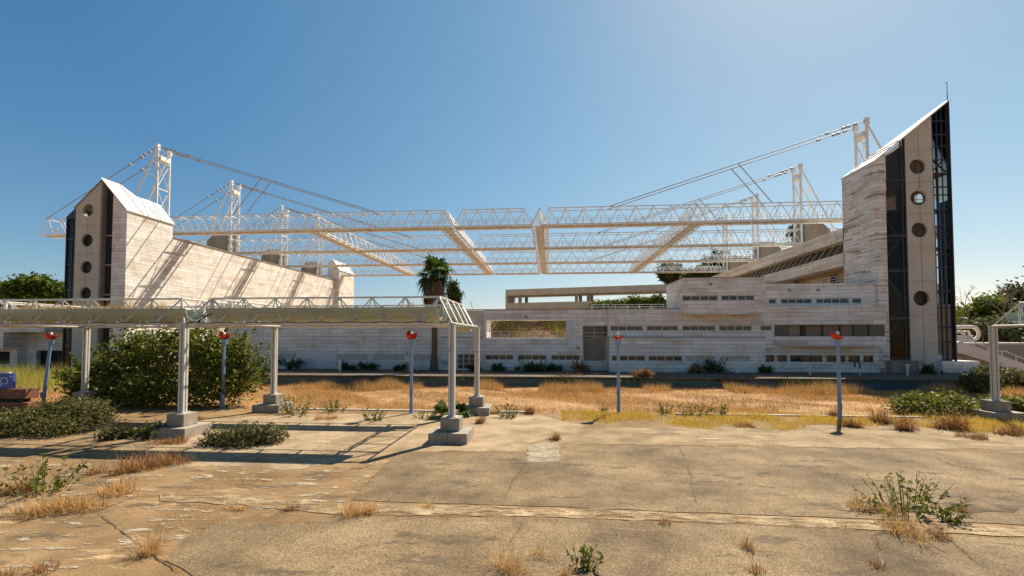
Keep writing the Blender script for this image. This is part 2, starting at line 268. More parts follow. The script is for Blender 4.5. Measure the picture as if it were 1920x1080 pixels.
class MB:
    def __init__(s): s.v = []; s.f = []
    def face(s, pts):
        n = len(s.v); s.v += [tuple(p) for p in pts]; s.f.append(tuple(range(n, n + len(pts)))); return s
    def hexa(s, p):
        n = len(s.v); s.v += [tuple(q) for q in p]
        for f in ((0, 3, 2, 1), (4, 5, 6, 7), (0, 1, 5, 4), (1, 2, 6, 5), (2, 3, 7, 6), (3, 0, 4, 7)): s.f.append(tuple(n + i for i in f))
        return s
    def box(s, x0, x1, y0, y1, z0, z1):
        return s.hexa([(x0, y0, z0), (x1, y0, z0), (x1, y1, z0), (x0, y1, z0), (x0, y0, z1), (x1, y0, z1), (x1, y1, z1), (x0, y1, z1)])
    def tube(s, a, b, r, n=6, r2=None):
        a = Vector(a); b = Vector(b); d = (b - a)
        if d.length < 1e-6: return s
        d.normalize(); u = d.orthogonal().normalized(); w = d.cross(u); k = len(s.v); r2 = r if r2 is None else r2
        for p, q in ((a, r), (b, r2)):
            for i in range(n):
                t = 2 * math.pi * i / n + 0.4; s.v.append(tuple(p + (u * math.cos(t) + w * math.sin(t)) * q))
        for i in range(n): j = (i + 1) % n; s.f.append((k + i, k + j, k + n + j, k + n + i))
        s.f.append(tuple(k + i for i in reversed(range(n)))); s.f.append(tuple(k + n + i for i in range(n))); return s
    def path(s, pts, r, n=6, r2=None):
        m = len(pts) - 1; r2 = r if r2 is None else r2
        for i in range(m): s.tube(pts[i], pts[i + 1], r + (r2 - r) * i / m, n, r + (r2 - r) * (i + 1) / m)
        return s
    def bar(s, a, b, w, h, up=(0, 0, 1)):
        a = Vector(a); b = Vector(b); d = (b - a).normalized(); u = d.cross(Vector(up))
        if u.length < 1e-4: u = Vector((1, 0, 0))
        u = u.normalized() * w / 2; t = u.cross(d).normalized() * h / 2
        return s.hexa([a - u - t, a + u - t, b + u - t, b - u - t, a - u + t, a + u + t, b + u + t, b - u + t])
    def extrude(s, poly, off):
        off = Vector(off); n = len(s.v); k = len(poly); P = [Vector(p) for p in poly]
        s.v += [tuple(p) for p in P] + [tuple(p + off) for p in P]
        s.f.append(tuple(range(n, n + k))); s.f.append(tuple(n + k + i for i in reversed(range(k))))
        for i in range(k): j = (i + 1) % k; s.f.append((n + i, n + k + i, n + k + j, n + j))
        return s
    def wall(s, x0, x1, z0, z1, y, holes=(), depth=0.35, back=None):
        """front wall facing -y with rectangular openings and reveals; closed to depth 'back'"""
        xs = sorted({x0, x1, *[h[i] for h in holes for i in (0, 1)]}); zs = sorted({z0, z1, *[h[i] for h in holes for i in (2, 3)]})
        for i in range(len(xs) - 1):
            for j in range(len(zs) - 1):
                cx = (xs[i] + xs[i + 1]) / 2; cz = (zs[j] + zs[j + 1]) / 2
                if any(h[0] < cx < h[1] and h[2] < cz < h[3] for h in holes): continue
                s.face([(xs[i], y, zs[j]), (xs[i + 1], y, zs[j]), (xs[i + 1], y, zs[j + 1]), (xs[i], y, zs[j + 1])])
        for a, b, c, d in [h[:4] for h in holes]:
            e = y + depth
            s.face([(a, y, c), (a, e, c), (b, e, c), (b, y, c)]); s.face([(a, y, d), (b, y, d), (b, e, d), (a, e, d)])
            s.face([(a, y, c), (a, y, d), (a, e, d), (a, e, c)]); s.face([(b, y, c), (b, e, c), (b, e, d), (b, y, d)])
        if back:
            s.face([(x0, y, z1), (x1, y, z1), (x1, back, z1), (x0, back, z1)]); s.face([(x0, y, z0), (x0, back, z0), (x1, back, z0), (x1, y, z0)])
            s.face([(x0, y, z0), (x0, y, z1), (x0, back, z1), (x0, back, z0)]); s.face([(x1, y, z0), (x1, back, z0), (x1, back, z1), (x1, y, z1)])
            s.face([(x0, back, z0), (x0, back, z1), (x1, back, z1), (x1, back, z0)])
        return s
    def build(s, name, m, parent=None, origin=None, smooth=False, bevel=0):
        o = wloc(parent) if parent is not None else Vector(origin or (0, 0, 0))
        me = bpy.data.meshes.new(name); me.from_pydata([(v[0] - o.x, v[1] - o.y, v[2] - o.z) for v in s.v], [], s.f)
        if smooth: me.polygons.foreach_set('use_smooth', [True] * len(me.polygons))
        me.update(); ob = link(name, me, m, parent, o if parent is None else None)
        if bevel:
            b = ob.modifiers.new('bevel', 'BEVEL'); b.width = bevel; b.segments = 2; b.limit_method = 'ANGLE'
        return ob
def np_mesh(name, V, k, m, parent=None, origin=None, mi=None):
    """V: (n*k,3) vertices, every k make one face"""
    o = wloc(parent) if parent is not None else Vector(origin or (0, 0, 0))
    V = (np.asarray(V, dtype=np.float32).reshape(-1, 3) - np.array(o, dtype=np.float32)); n = len(V) // k
    me = bpy.data.meshes.new(name); me.vertices.add(len(V)); me.vertices.foreach_set('co', V.ravel())
    me.loops.add(n * k); me.loops.foreach_set('vertex_index', np.arange(n * k, dtype=np.int32))
    me.polygons.add(n); me.polygons.foreach_set('loop_start', np.arange(0, n * k, k, dtype=np.int32)); me.polygons.foreach_set('loop_total', np.full(n, k, dtype=np.int32))
    me.update(calc_edges=True); me.validate()
    return link(name, me, m, parent, o if parent is None else None)
def unit(n):
    v = rng.normal(size=(n, 3)); return v / np.linalg.norm(v, axis=1, keepdims=True)
def leaf_quads(C, size, up=0.0, elong=1.8):
    n = len(C); a = unit(n); b = unit(n); a[:, 2] *= (1 - up); a /= np.linalg.norm(a, axis=1, keepdims=True)
    b = np.cross(a, b); b /= np.linalg.norm(b, axis=1, keepdims=True)
    s = (size * rng.uniform(0.6, 1.4, n))[:, None]; a = a * s * elong / 2; b = b * s / 2
    return np.stack([C - a, C + b - a * 0.1, C + a, C - b - a * 0.1], 1).reshape(-1, 3)
def blob_points(blobs, n, clump, spread, shell=0.55, floor=None):
    """leaf centres in clumps spread through ellipsoids (cx,cy,cz,rx,ry,rz)"""
    vol = np.array([b[3] * b[4] * b[5] for b in blobs]) ** 0.67; p = vol / vol.sum(); out = []
    nc = max(1, n // clump)
    idx = rng.choice(len(blobs), nc, p=p); B = np.array(blobs)[idx]
    r = (shell + (1 - shell) * rng.random(nc))[:, None] * rng.uniform(0.85, 1.1, nc)[:, None]
    c = B[:, :3] + unit(nc) * r * B[:, 3:6]
    pts = np.repeat(c, clump, 0) + rng.normal(size=(nc * clump, 3)) * spread * np.repeat(rng.uniform(0.6, 1.3, nc), clump)[:, None]
    if floor is not None: pts = pts[pts[:, 2] > floor]
    return pts
def blades(base, h, w, lean=0.35, droop=0.0, azim=None):
    """single-triangle blades; base (n,3)"""
    n = len(base); az = rng.uniform(0, 2 * np.pi, n) if azim is None else azim
    d = np.stack([np.cos(az), np.sin(az), np.zeros(n)], 1); ln = rng.uniform(0, lean, n)[:, None]
    hh = (h * rng.uniform(0.5, 1.2, n))[:, None]; tip = base + d * hh * ln + np.array([0, 0, 1]) * hh * np.sqrt(np.clip(1 - ln ** 2, 0.05, 1))
    t = rng.uniform(0, 2 * np.pi, n); sd = np.stack([np.cos(t), np.sin(t), np.zeros(n)], 1) * (w * rng.uniform(0.6, 1.3, n))[:, None] / 2
    return np.stack([base - sd, base + sd, tip], 1).reshape(-1, 3)
def bent_blades(base, h, w, az, lean, curl):
    """four-sided strips of two bent segments, returned as quads"""
    n = len(base); d = np.stack([np.cos(az), np.sin(az), np.zeros(n)], 1); z = np.array([0, 0, 1.0])
    sd = np.stack([-np.sin(az), np.cos(az), np.zeros(n)], 1) * (w / 2)[:, None]
    a1 = lean; a2 = lean + curl; h = h[:, None]
    p1 = base + (d * np.sin(a1)[:, None] + z * np.cos(a1)[:, None]) * h * 0.55
    p2 = p1 + (d * np.sin(a2)[:, None] + z * np.cos(a2)[:, None]) * h * 0.45
    q1 = np.stack([base - sd, base + sd, p1 + sd * 0.8, p1 - sd * 0.8], 1); q2 = np.stack([p1 - sd * 0.8, p1 + sd * 0.8, p2 + sd * 0.1, p2 - sd * 0.1], 1)
    return np.concatenate([q1, q2], 1).reshape(-1, 3)
# ================================================================== THE SETTING
TER = 0.45                                   # terrace level in front of the building
def ground_h(x, y):
    if y < 24.2: return -0.08
    n = 0.10 * math.sin(x * 0.35 + 1.3) * math.sin(y * 0.5) + 0.06 * math.sin(x * 0.9 + y * 0.7)
    if y < 38.4 or x < -34 or x > 44: 
        return -0.04 + min(1, (y - 24.2) / 2) * (n - 0.02 * min(y - 24.2, 12))
    if y < 40.4: return -1.0
    return -0.3
def grid_sheet(name, xs, ys, hf, m):
    V = [(x, y, hf(x, y)) for y in ys for x in xs]; nx = len(xs); Fc = []
    for j in range(len(ys) - 1):
        for i in range(nx - 1): a = j * nx + i; Fc.append((a, a + 1, a + nx + 1, a + nx))
    me = bpy.data.meshes.new(name); me.from_pydata(V, [], Fc); me.polygons.foreach_set('use_smooth', [True] * len(Fc)); me.update()
    return tag(link(name, me, m), kind='structure')
gx = [-4000, -1200, -500, -250, -140, -90] + [-70 + i * 1.0 for i in range(141)] + [90, 140, 250, 500, 1200, 4000]
gy = [-300, -60, -10, 5, 24.19] + [24.3 + i * 0.6 for i in range(24)] + [38.39, 38.6, 39.4, 40.4, 41, 50, 60, 80, 120, 200, 400, 900, 2000, 5000]
grid_sheet('ground', gx, gy, ground_h, M['soil'])
def sheet(name, poly, z, m, jit=0.0, step=0.5, thick=None):
    pts = []
    for i in range(len(poly)):
        a = Vector((poly[i][0], poly[i][1])); b = Vector((poly[(i + 1) % len(poly)][0], poly[(i + 1) % len(poly)][1]))
        k = max(1, int((b - a).length / step)) if jit else 1
        nrm = Vector((-(b - a).y, (b - a).x)).normalized()
        for t in range(k):
            p = a + (b - a) * t / k
            if jit and t: p += nrm * random.gauss(0, jit)
            pts.append((p.x, p.y, z))
    mb = MB()
    if thick: mb.extrude([(p[0], p[1], z - thick) for p in pts][::-1], (0, 0, thick))
    else: mb.face(pts)
    import bmesh
    me = bpy.data.meshes.new(name); me.from_pydata(mb.v, [], mb.f); bm = bmesh.new(); bm.from_mesh(me)
    bmesh.ops.triangulate(bm, faces=[f for f in bm.faces if len(f.verts) > 4]); bm.normal_update()
    for f in bm.faces:
        if not thick and f.normal.z < 0: f.normal_flip()
    bm.to_mesh(me); bm.free()
    return tag(link(name, me, m), kind='structure')
sheet('pavement', [(-60, -8), (60, -8), (60, 24.2), (-60, 24.2)], 0.0, M['pave'], thick=0.3)
sheet('concrete_apron', [on(300, 790).xy, on(560, 777).xy, on(1000, 776).xy, on(1100, 800).xy, on(1010, 826).xy, on(985, 846).xy, on(760, 846).xy, on(560, 880).xy, on(250, 872).xy], 0.004, M['apron'], 0.10)
sheet('concrete_apron', [on(1000, 806).xy, on(1480, 797).xy, on(2050, 812).xy, on(2050, 846).xy, on(1500, 838).xy, on(1050, 832).xy], 0.008, M['apron_dull'], 0.06)
A1 = [on(690, 906).xy, on(722, 872).xy, on(750, 850).xy, on(988, 849).xy, on(990, 867).xy, on(1050, 866).xy, on(1052, 834).xy, on(1500, 839).xy, on(1900, 850).xy, on(2600, 870).xy, on(2600, 1010).xy, on(1920, 985).xy, on(1300, 962).xy, on(1000, 950).xy, on(700, 940).xy, on(660, 938).xy]
sheet('asphalt', A1, 0.012, M['asphalt'], 0.025)
A2 = [on(640, 972).xy, on(1000, 972).xy, on(1500, 988).xy, on(1920, 1012).xy, on(2600, 1050).xy, (40, -6), (-8, -6), on(240, 1300).xy, on(420, 1120).xy, on(310, 1052).xy, on(345, 1010).xy, on(425, 978).xy, on(560, 982).xy]
sheet('asphalt', A2, 0.012, M['asphalt'], 0.03)
sheet('worn_paint_strip', [on(700, 946).xy, on(1000, 952).xy, on(1300, 964).xy, on(1700, 980).xy, on(2000, 992).xy, on(2000, 1011).xy, on(1600, 992).xy, on(1300, 980).xy, on(1000, 970).xy, on(700, 966).xy], 0.016, M['worn'], 0.03, 0.3)
sheet('worn_paint_strip', [on(300, 928).xy, on(480, 934).xy, on(640, 946).xy, on(640, 966).xy, on(470, 950).xy, on(300, 940).xy], 0.016, M['worn'], 0.05, 0.3)
sheet('concrete_patch', [on(990, 834).xy, on(1046, 830).xy, on(1051, 866).xy, on(988, 868).xy], 0.017, M['patch'], 0.035, 0.2)
sheet('asphalt_pothole', [on(1548, 944).xy, on(1640, 940).xy, on(1700, 944).xy, on(1915, 948).xy, on(1900, 962).xy, on(1700, 962).xy, on(1640, 964).xy, on(1570, 958).xy], 0.018, M['crack'], 0.05, 0.25)
sheet('kerb', [(6.5, 24.15), (42, 24.15), (42, 24.38), (6.5, 24.38)], 0.07, M['kerb'], thick=0.3)
sheet('kerb', [(-14, 24.15), (-1, 24.15), (-1, 24.36), (-14, 24.36)], 0.06, M['kerb'], thick=0.3)
sheet('scuffed_paving', [on(0, 790).xy, on(560, 779).xy, on(720, 850).xy, on(690, 905).xy, on(620, 962).xy, on(425, 976).xy, on(300, 1050).xy, on(0, 1080).xy, (-24, 9)], 0.010, M['scuff'])
sheet('stained_paving', [on(0, 850).xy, on(720, 870).xy, on(640, 960).xy, on(300, 1050).xy, on(0, 1080).xy, (-20, 10)], 0.011, M['stain'])
sheet('stained_asphalt', [on(700, 860).xy, on(1900, 860).xy, on(2300, 950).xy, on(1900, 975).xy, on(1200, 955).xy, on(720, 935).xy], 0.0135, M['stain'])
sheet('stained_asphalt', [on(660, 978).xy, on(1900, 1020).xy, (20, 4), (-6, 4), on(400, 1060).xy], 0.0135, M['stain'])
CR = []
def crack_lines():
    mb = MB()
    L = [([(180, 960), (215, 985), (262, 1025), (300, 1050), (340, 1078)], 0.045), ([(425, 978), (520, 981), (610, 980), (640, 968)], 0.05), ([(640, 968), (690, 905), (722, 872), (748, 850)], 0.06),
         ([(600, 985), (560, 1010), (520, 1040), (495, 1062)], 0.03), ([(1388, 990), (1402, 1020), (1412, 1045), (1420, 1078)], 0.06), ([(1640, 1000), (1650, 1040), (1660, 1078)], 0.03),
         ([(1570, 914), (1612, 930), (1650, 948)], 0.03), ([(1690, 872), (1740, 875)], 0.03), ([(1520, 890), (1590, 891), (1650, 892)], 0.025), ([(1755, 862), (1790, 874), (1850, 884), (1915, 892)], 0.035),
         ([(1730, 985), (1790, 1020), (1830, 1056), (1860, 1075)], 0.06), ([(1780, 960), (1830, 975), (1910, 985)], 0.04), ([(1050, 834), (1300, 836), (1500, 839), (1900, 850)], 0.035), ([(750, 849), (870, 847), (988, 848)], 0.04),
         ([(0, 977), (60, 972), (180, 960), (260, 930), (420, 928)], 0.05), ([(700, 967), (1000, 971), (1300, 981), (1600, 993), (1915, 1012)], 0.03), ([(985, 972), (960, 1010), (950, 1040)], 0.02),
         ([(1270, 834), (1290, 870), (1300, 920), (1310, 960)], 0.015), ([(755, 917), (810, 915)], 0.03), ([(1000, 815), (1200, 814), (1330, 816), (1480, 818)], 0.04), ([(1480, 818), (1600, 820)], 0.05),
         ([(150, 1060), (240, 1042), (330, 1052)], 0.05), ([(1860, 800), (1915, 822)], 0.02), ([(420, 900), (600, 886), (720, 872)], 0.02), ([(985, 870), (960, 905), (940, 950)], 0.015)]
    for pts, w in L:
        P = [on(*p) for p in pts]; Q = []
        for a, b in zip(P, P[1:]):
            k = max(2, int((b - a).length / 0.12))
            for i in range(k): Q.append(a + (b - a) * i / k + Vector((random.gauss(0, 0.018), random.gauss(0, 0.018), 0)))
        Q.append(P[-1])
        w = max(w, .036); CR.append((Q, w)); W = []; wv = .5
        for i, q in enumerate(Q):
            d = (Q[min(i + 1, len(Q) - 1)] - Q[max(i - 1, 0)]); wv = min(1, max(.12, wv + random.gauss(0, .18))); e = min(1, i / 4, (len(Q) - 1 - i) / 4)
            W.append(Vector((-d.y, d.x, 0)).normalized() * w * .30 * wv * e)
        for i in range(len(Q) - 1):
            a, b, n0, n1 = Q[i], Q[i + 1], W[i], W[i + 1]; z = 0.021
            mb.face([(a.x - n0.x, a.y - n0.y, z), (b.x - n1.x, b.y - n1.y, z), (b.x + n1.x, b.y + n1.y, z), (a.x + n0.x, a.y + n0.y, z)])
    tag(mb.build('pavement_cracks', M['crack']), kind='structure')
crack_lines()
tmb = MB(); tmb.box(-36, 44, 40.4, 49.6, -0.6, TER); tag(tmb.build('terrace', M['terrace']), kind='structure')
tag(MB().box(-36, 44, 40.18, 40.62, TER, TER + 0.07).build('terrace_edge', M['terrace']), kind='structure')
tag(MB().box(-34, 44, 40.3, 40.395, -1.0, 0.30).build('channel_wall', M['teal']), kind='structure')
def mound_h(x, y):
    return max(-0.3, 7.4 * math.exp(-((x + 3) / 17) ** 2 - ((y - 68) / 8.5) ** 2) + 4.0 * math.exp(-((x - 12) / 9) ** 2 - ((y - 60) / 5) ** 2) - 0.3 + 0.25 * math.sin(x * 0.8) * math.sin(y * 0.9))
grid_sheet('grassy_mound', [-45 + i * 1.2 for i in range(66)], [54.5 + i * 1.0 for i in range(34)], mound_h, M['soil'])

# ================================================================== LOW FRONT BUILDING
bld = thing('pavilion_building', 'long low pavilion clad in pale stone with strip windows, between the two towers', 'building', (0, 48, TER))
S = MB()
def strips(pairs, Y, z0, z1): return [(xa(a, Y), xa(b, Y), z0, z1) for a, b in pairs]
WZ = (1.55, 2.14); UZ = (4.62, 5.18)
# A: blank wall behind the palm
hA = strips([(515, 550), (634, 690), (700, 758), (766, 822)], 48.5, 1.5, 2.12)
S.wall(-36.5, -11.5, TER, 6.86, 48.5, hA, 0.12, back=54)
door = (xa(858, 48.2), xa(890, 48.2), TER + 0.12, 2.2)
S.wall(-11.49, -6.95, TER, 3.89, 48.2, [door], 0.4, back=54)
S.wall(-11.49, -6.95, 3.892, 6.84, 48.45, (), 0.3, back=54)
hC = strips([(910, 962), (971, 1024), (1034, 1087)], 48, *WZ)
S.wall(-6.949, 3.49, TER, 3.89, 48.0, hC, 0.25, back=53.9)
S.wall(-6.949, 3.49, 5.80, 6.88, 48.0, (), 0.3, back=49.4)
S.box(1.9, 3.49, 48.0, 49.4, 3.891, 5.799)
# D: recessed entrance
S.wall(3.491, 6.07, 5.15, 6.879, 48.0, (), 0.3, back=53); S.wall(3.491, 6.07, TER, 1.48, 49.0, (), 0.3, back=53)
S.face([(3.491, 48.0, TER), (3.491, 49.6, TER), (3.491, 49.6, 5.15), (3.491, 48.0, 5.15)])
# E: two storeys
hE = strips([(1145, 1205), (1213, 1272)], 47.8, *UZ)
S.wall(6.07, 13.36, 3.9, 6.88, 47.8, hE, 0.25, back=53)
hL = strips([(1147, 1209), (1216, 1279), (1286, 1338), (1352, 1405)], 47.0, *WZ)
S.wall(6.07, 21.3, TER, 3.89, 47.0, hL, 0.22, back=53)
# F: three storeys with an overhanging top box
hF = strips([(1280, 1341), (1349, 1410)], 47.7, *UZ)
S.wall(13.361, 21.22, 3.9, 6.26, 47.7, hF, 0.25, back=53)
hT = strips([(1281, 1347), (1354, 1416)], 46.6, 7.6, 8.16)
S.wall(13.35, 21.24, 6.261, 9.88, 46.6, hT, 0.25, back=53.2)
# G: wing next to the tower
hG = strips([(1424, 1435), (1443, 1457), (1466, 1524), (1532, 1593), (1600, 1617)], 49.0, 7.42, 7.98)
S.wall(21.24, 33.09, 7.0, 9.5, 49.0, hG, 0.3, back=54)
hg = strips([(1424, 1447)], 48.2, *UZ)
S.wall(21.24, 22.75, 2.9, 7.05, 48.2, hg, 0.25, back=53)
hGl = strips([(1429, 1451), (1457, 1475), (1481, 1541), (1549, 1584), (1590, 1612), (1618, 1637)], 48.3, 1.5, 2.16)
S.wall(21.301, xa(1648, 48.3), TER, 3.15, 48.3, hGl, 0.3, back=53)
def band(z0, z1, out):
    xe = xa(1662, 46.4); pts = [(22.6, 48.35)] + [(22.6 + (xe - 22.6) * t, 48.3 - out * math.sin(t * math.pi / 2) ** 0.8) for t in [i / 9 for i in range(1, 10)]] + [(xe, 49.4), (22.6, 49.4)]
    S.extrude([(x, y, z0) for x, y in pts], (0, 0, z1 - z0))
band(5.22, 7.08, 1.9); band(3.12, 4.08, 1.9)
S.box(21.245, 33.09, 49.4, 54, 3.15, 7.0)
S.build('wall', M['stone'], bld)
# courses where one tier sits back: thin copings
cp = MB(); cp.box(6.03, 21.34, 46.94, 47.72, 3.892, 3.96); cp.box(-11.5, -6.95, 48.14, 48.46, 3.893, 3.95); cp.box(13.31, 21.28, 46.56, 53.24, 9.881, 9.95); cp.box(-36.5, 13.3, 47.95, 48.6, 6.883, 6.96)
cp.build('coping', M['plinth'], bld)
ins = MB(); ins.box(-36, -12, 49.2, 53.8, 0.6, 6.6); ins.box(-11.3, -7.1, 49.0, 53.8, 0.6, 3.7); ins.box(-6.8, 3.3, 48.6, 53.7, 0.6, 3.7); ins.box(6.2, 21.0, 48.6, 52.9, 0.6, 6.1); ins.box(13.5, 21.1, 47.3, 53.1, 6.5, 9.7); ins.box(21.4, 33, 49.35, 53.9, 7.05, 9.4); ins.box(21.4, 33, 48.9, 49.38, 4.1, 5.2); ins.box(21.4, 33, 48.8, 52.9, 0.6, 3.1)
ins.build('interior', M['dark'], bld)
def window(h, Y, n, m='pane', fr='frame', depth=0.18, fw=0.085):
    a, b, c, d = h[:4]; y = Y + depth; fm = MB(); pm = MB()
    fm.box(a + .002, b - .002, y - 0.05, y + 0.03, d - fw, d - .002); fm.box(a + .002, b - .002, y - 0.09, y + 0.03, c + .002, c + fw)
    for i in range(n + 1):
        x = a + (b - a) * i / n; w = fw * (0.75 if i % 2 else 1.1)
        fm.box(max(a + .003, x - w / 2), min(b - .003, x + w / 2), y - 0.052, y + 0.028, c + fw, d - fw)
    f = fm.build('window', M[fr], bld)
    pm.box(a + .004, b - .004, y, y + 0.012, c + .01, d - .01); pm.build('pane', M[m], f)
for h in hC: window(h, 48.0, 4)
for h in hE: window(h, 47.8, 4)
for i, h in enumerate(hL): window(h, 47.0, 4, 'pane' if i < 2 else 'closed')
for h in hF: window(h, 47.7, 4)
for h in hT: window(h, 46.6, 4)
for h, n in zip(hG, (1, 1, 4, 4, 1)): window(h, 49.0, n)
window(hg[0], 48.2, 1)
for h, n in zip(hGl, (1, 1, 3, 2, 1, 1)): window(h, 48.3, n, fr='blackframe', fw=0.05)
for h in hA:
    m = MB(); a, b, c, d = h
    m.box(a, b, 48.57, 48.6, c, d)
    for i in range(1, 4): m.box(a + (b - a) * i / 4 - .02, a + (b - a) * i / 4 + .02, 48.55, 48.568, c, d)
    m.build('shutter', M['closed'], bld)
for hs, Y in ((hC, 48), (hE, 47.8), (hL, 47), (hF, 47.7), (hT, 46.6), (hG, 49)):
    for u, v in zip(hs, hs[1:]): MB().box(u[1] + .01, v[0] - .01, Y - 0.035, Y - 0.003, u[2] - 0.06, u[3] + 0.06).build('pier', M['whitepanel'], bld)   # light piers between the strips
w = MB(); a = at(552, 690, 48.4); b = at(631, 658, 48.4); w.box(a.x, b.x, 48.40, 48.47, a.z, b.z); w.box(a.x - .05, b.x + .05, 48.38, 48.49, b.z, b.z + .07); w.build('white_gate_panel', M['whitepanel'], bld)
# glass door with its grid
dm = MB(); a, b, c, d = door
for i in range(4): x = a + (b - a) * i / 3; dm.box(x - .04, x + .04, 48.4, 48.5, c, d)
for z in (c + .03, c + .55, c + 1.1, d - .04): dm.box(a, b, 48.41, 48.49, z - .03, z + .03)
dr = dm.build('door', M['whitepanel'], bld); MB().box(a, b, 48.45, 48.46, c, d).build('pane', M['pane'], dr)
# recessed entrance: glazing over a roller shutter
MB().box(3.5, 6.06, 49.3, 49.32, 3.9, 5.15).build('upper_glazing', M['pane'], bld)
gm = MB(); gm.box(3.5, 6.06, 49.2, 49.29, 4.42, 4.5); gm.box(3.5, 6.06, 49.2, 49.29, 4.05, 4.12); gm.box(4.73, 4.8, 49.19, 49.28, 3.9, 5.15); gm.build('glazing_bar', M['frame'], bld)
sh = MB()
for i in range(24): z = 1.48 + i * 0.1; sh.box(3.6, 5.98, 49.15 + 0.012 * (i % 2), 49.25, z, z + 0.1)
sh.build('roller_shutter', M['shutter'], bld)
# ribbon window
rb = MB(); rb.box(22.7, xa(1660, 48.4), 48.45, 48.47, 4.08, 5.22); rw = rb.build('ribbon_window', M['pane'], bld)
mb = MB()
for px in (1503, 1508, 1541, 1575, 1600, 1630): x = xa(px, 48.4); MB().box(x - .07, x + .07, 48.37, 48.449, 4.08, 5.22).build('mullion', M['blackframe'], rw)
cu = MB()
for a, b in ((1480, 1500), (1512, 1540), (1544, 1573), (1577, 1598)): x0 = xa(a, 48.4); x1 = xa(b, 48.4); MB().box(x0, x1, 48.40, 48.44, 4.1, 5.15).build('blind', M['stairwell'], rw)
# railing in the big opening and on the roof terrace
rl = MB()
for z in (3.98, 4.22, 4.58): rl.tube((-6.9, 48.15, z), (3.4, 48.15, z), 0.03)
for i in range(13): x = -6.85 + i * 0.85; rl.tube((x, 48.15, 3.89), (x, 48.15, 4.58), 0.025)
rl.build('railing', M['steel'], bld)
rl = MB()
for z in (7.2, 7.45): rl.tube((4.5, 49, z), (13.3, 49, z), 0.025)
for i in range(8): x = 4.5 + i * 1.25; rl.tube((x, 49, 6.9), (x, 49, 7.45), 0.025)
rl.build('railing', M['steel'], bld)
for q in ((-6.95, -6.75, 47.97, 48.9, 3.9, 5.8), (1.75, 2.6, 47.95, 48.0, 3.95, 5.8)): MB().box(*q).build('jamb', M['whitepanel'], bld)  # the right jamb's white stands in for sunlight on its inner face
vm = MB()
for px, py, Y in ((1332, 533, 46.6), (1480, 544, 49), (1534, 544, 49), (1145, 570, 47.99), (986, 594, 48), (1084, 652, 48)): p = at(px, py, Y); MB().box(p.x - .16, p.x + .16, Y - .04, Y - .003, p.z - .14, p.z + .14).build('vent_grille', M['shutter'], bld)
p = at(836, 680, 48.2); sg = MB().box(p.x - .42, p.x + .42, 48.12, 48.17, p.z - .2, p.z + .2).build('sign_plate', M['whitepanel'], bld)
sb = MB()
sb.box(p.x - .42, p.x + .42, 48.105, 48.119, p.z + .14, p.z + .2); sb.box(p.x - .42, p.x + .42, 48.105, 48.119, p.z - .2, p.z - .14); sb.box(p.x - .42, p.x - .36, 48.106, 48.119, p.z - .14, p.z + .14); sb.box(p.x + .36, p.x + .42, 48.106, 48.119, p.z - .14, p.z + .14); sb.box(p.x - .2, p.x + .2, 48.107, 48.119, p.z - .03, p.z + .03)
sb.build('border', M['blackframe'], sg)

# low building at the far left
lb = thing('annex_building', 'low shaded stone annex at the left edge behind the tall grass', 'building', (-64, 50, 0))
S = MB(); S.wall(-86, -60.6, 4.6, 6.6, 50, [(-84, -80, 5.35, 5.95), (-79, -73.5, 5.35, 5.95), (-72.8, -66.6, 5.35, 5.95)], 0.3, back=60)
S.wall(-86, -66, 2.6, 4.6, 50, (), 0.3, back=60); S.wall(-86, -66.0, -0.3, 2.6, 51.5, [(-84, -67, 0.6, 2.2)], 0.4, back=60); S.wall(-66, -57, -0.3, 6.4, 52.5, [(-64.6, -59.2, -0.2, 2.3)], 0.5, back=60)
S.build('wall', M['stone'], lb); MB().box(-85.9, -66.1, 52.2, 59.8, -0.2, 6.3).box(-65.9, -57.1, 53.2, 59.9, -0.2, 6.2).build('interior', M['dark'], lb)
for a, b in ((-84, -80), (-79, -73.5), (-72.8, -66.6)):
    fm = MB(); n = max(2, int((b - a) / 1.4))
    for i in range(n + 1): x = a + (b - a) * i / n; fm.box(x - .05, x + .05, 50.1, 50.2, 5.35, 5.95)
    f = fm.build('window', M['frame'], lb); MB().box(a, b, 50.16, 50.18, 5.35, 5.95).build('pane', M['pane'], f)

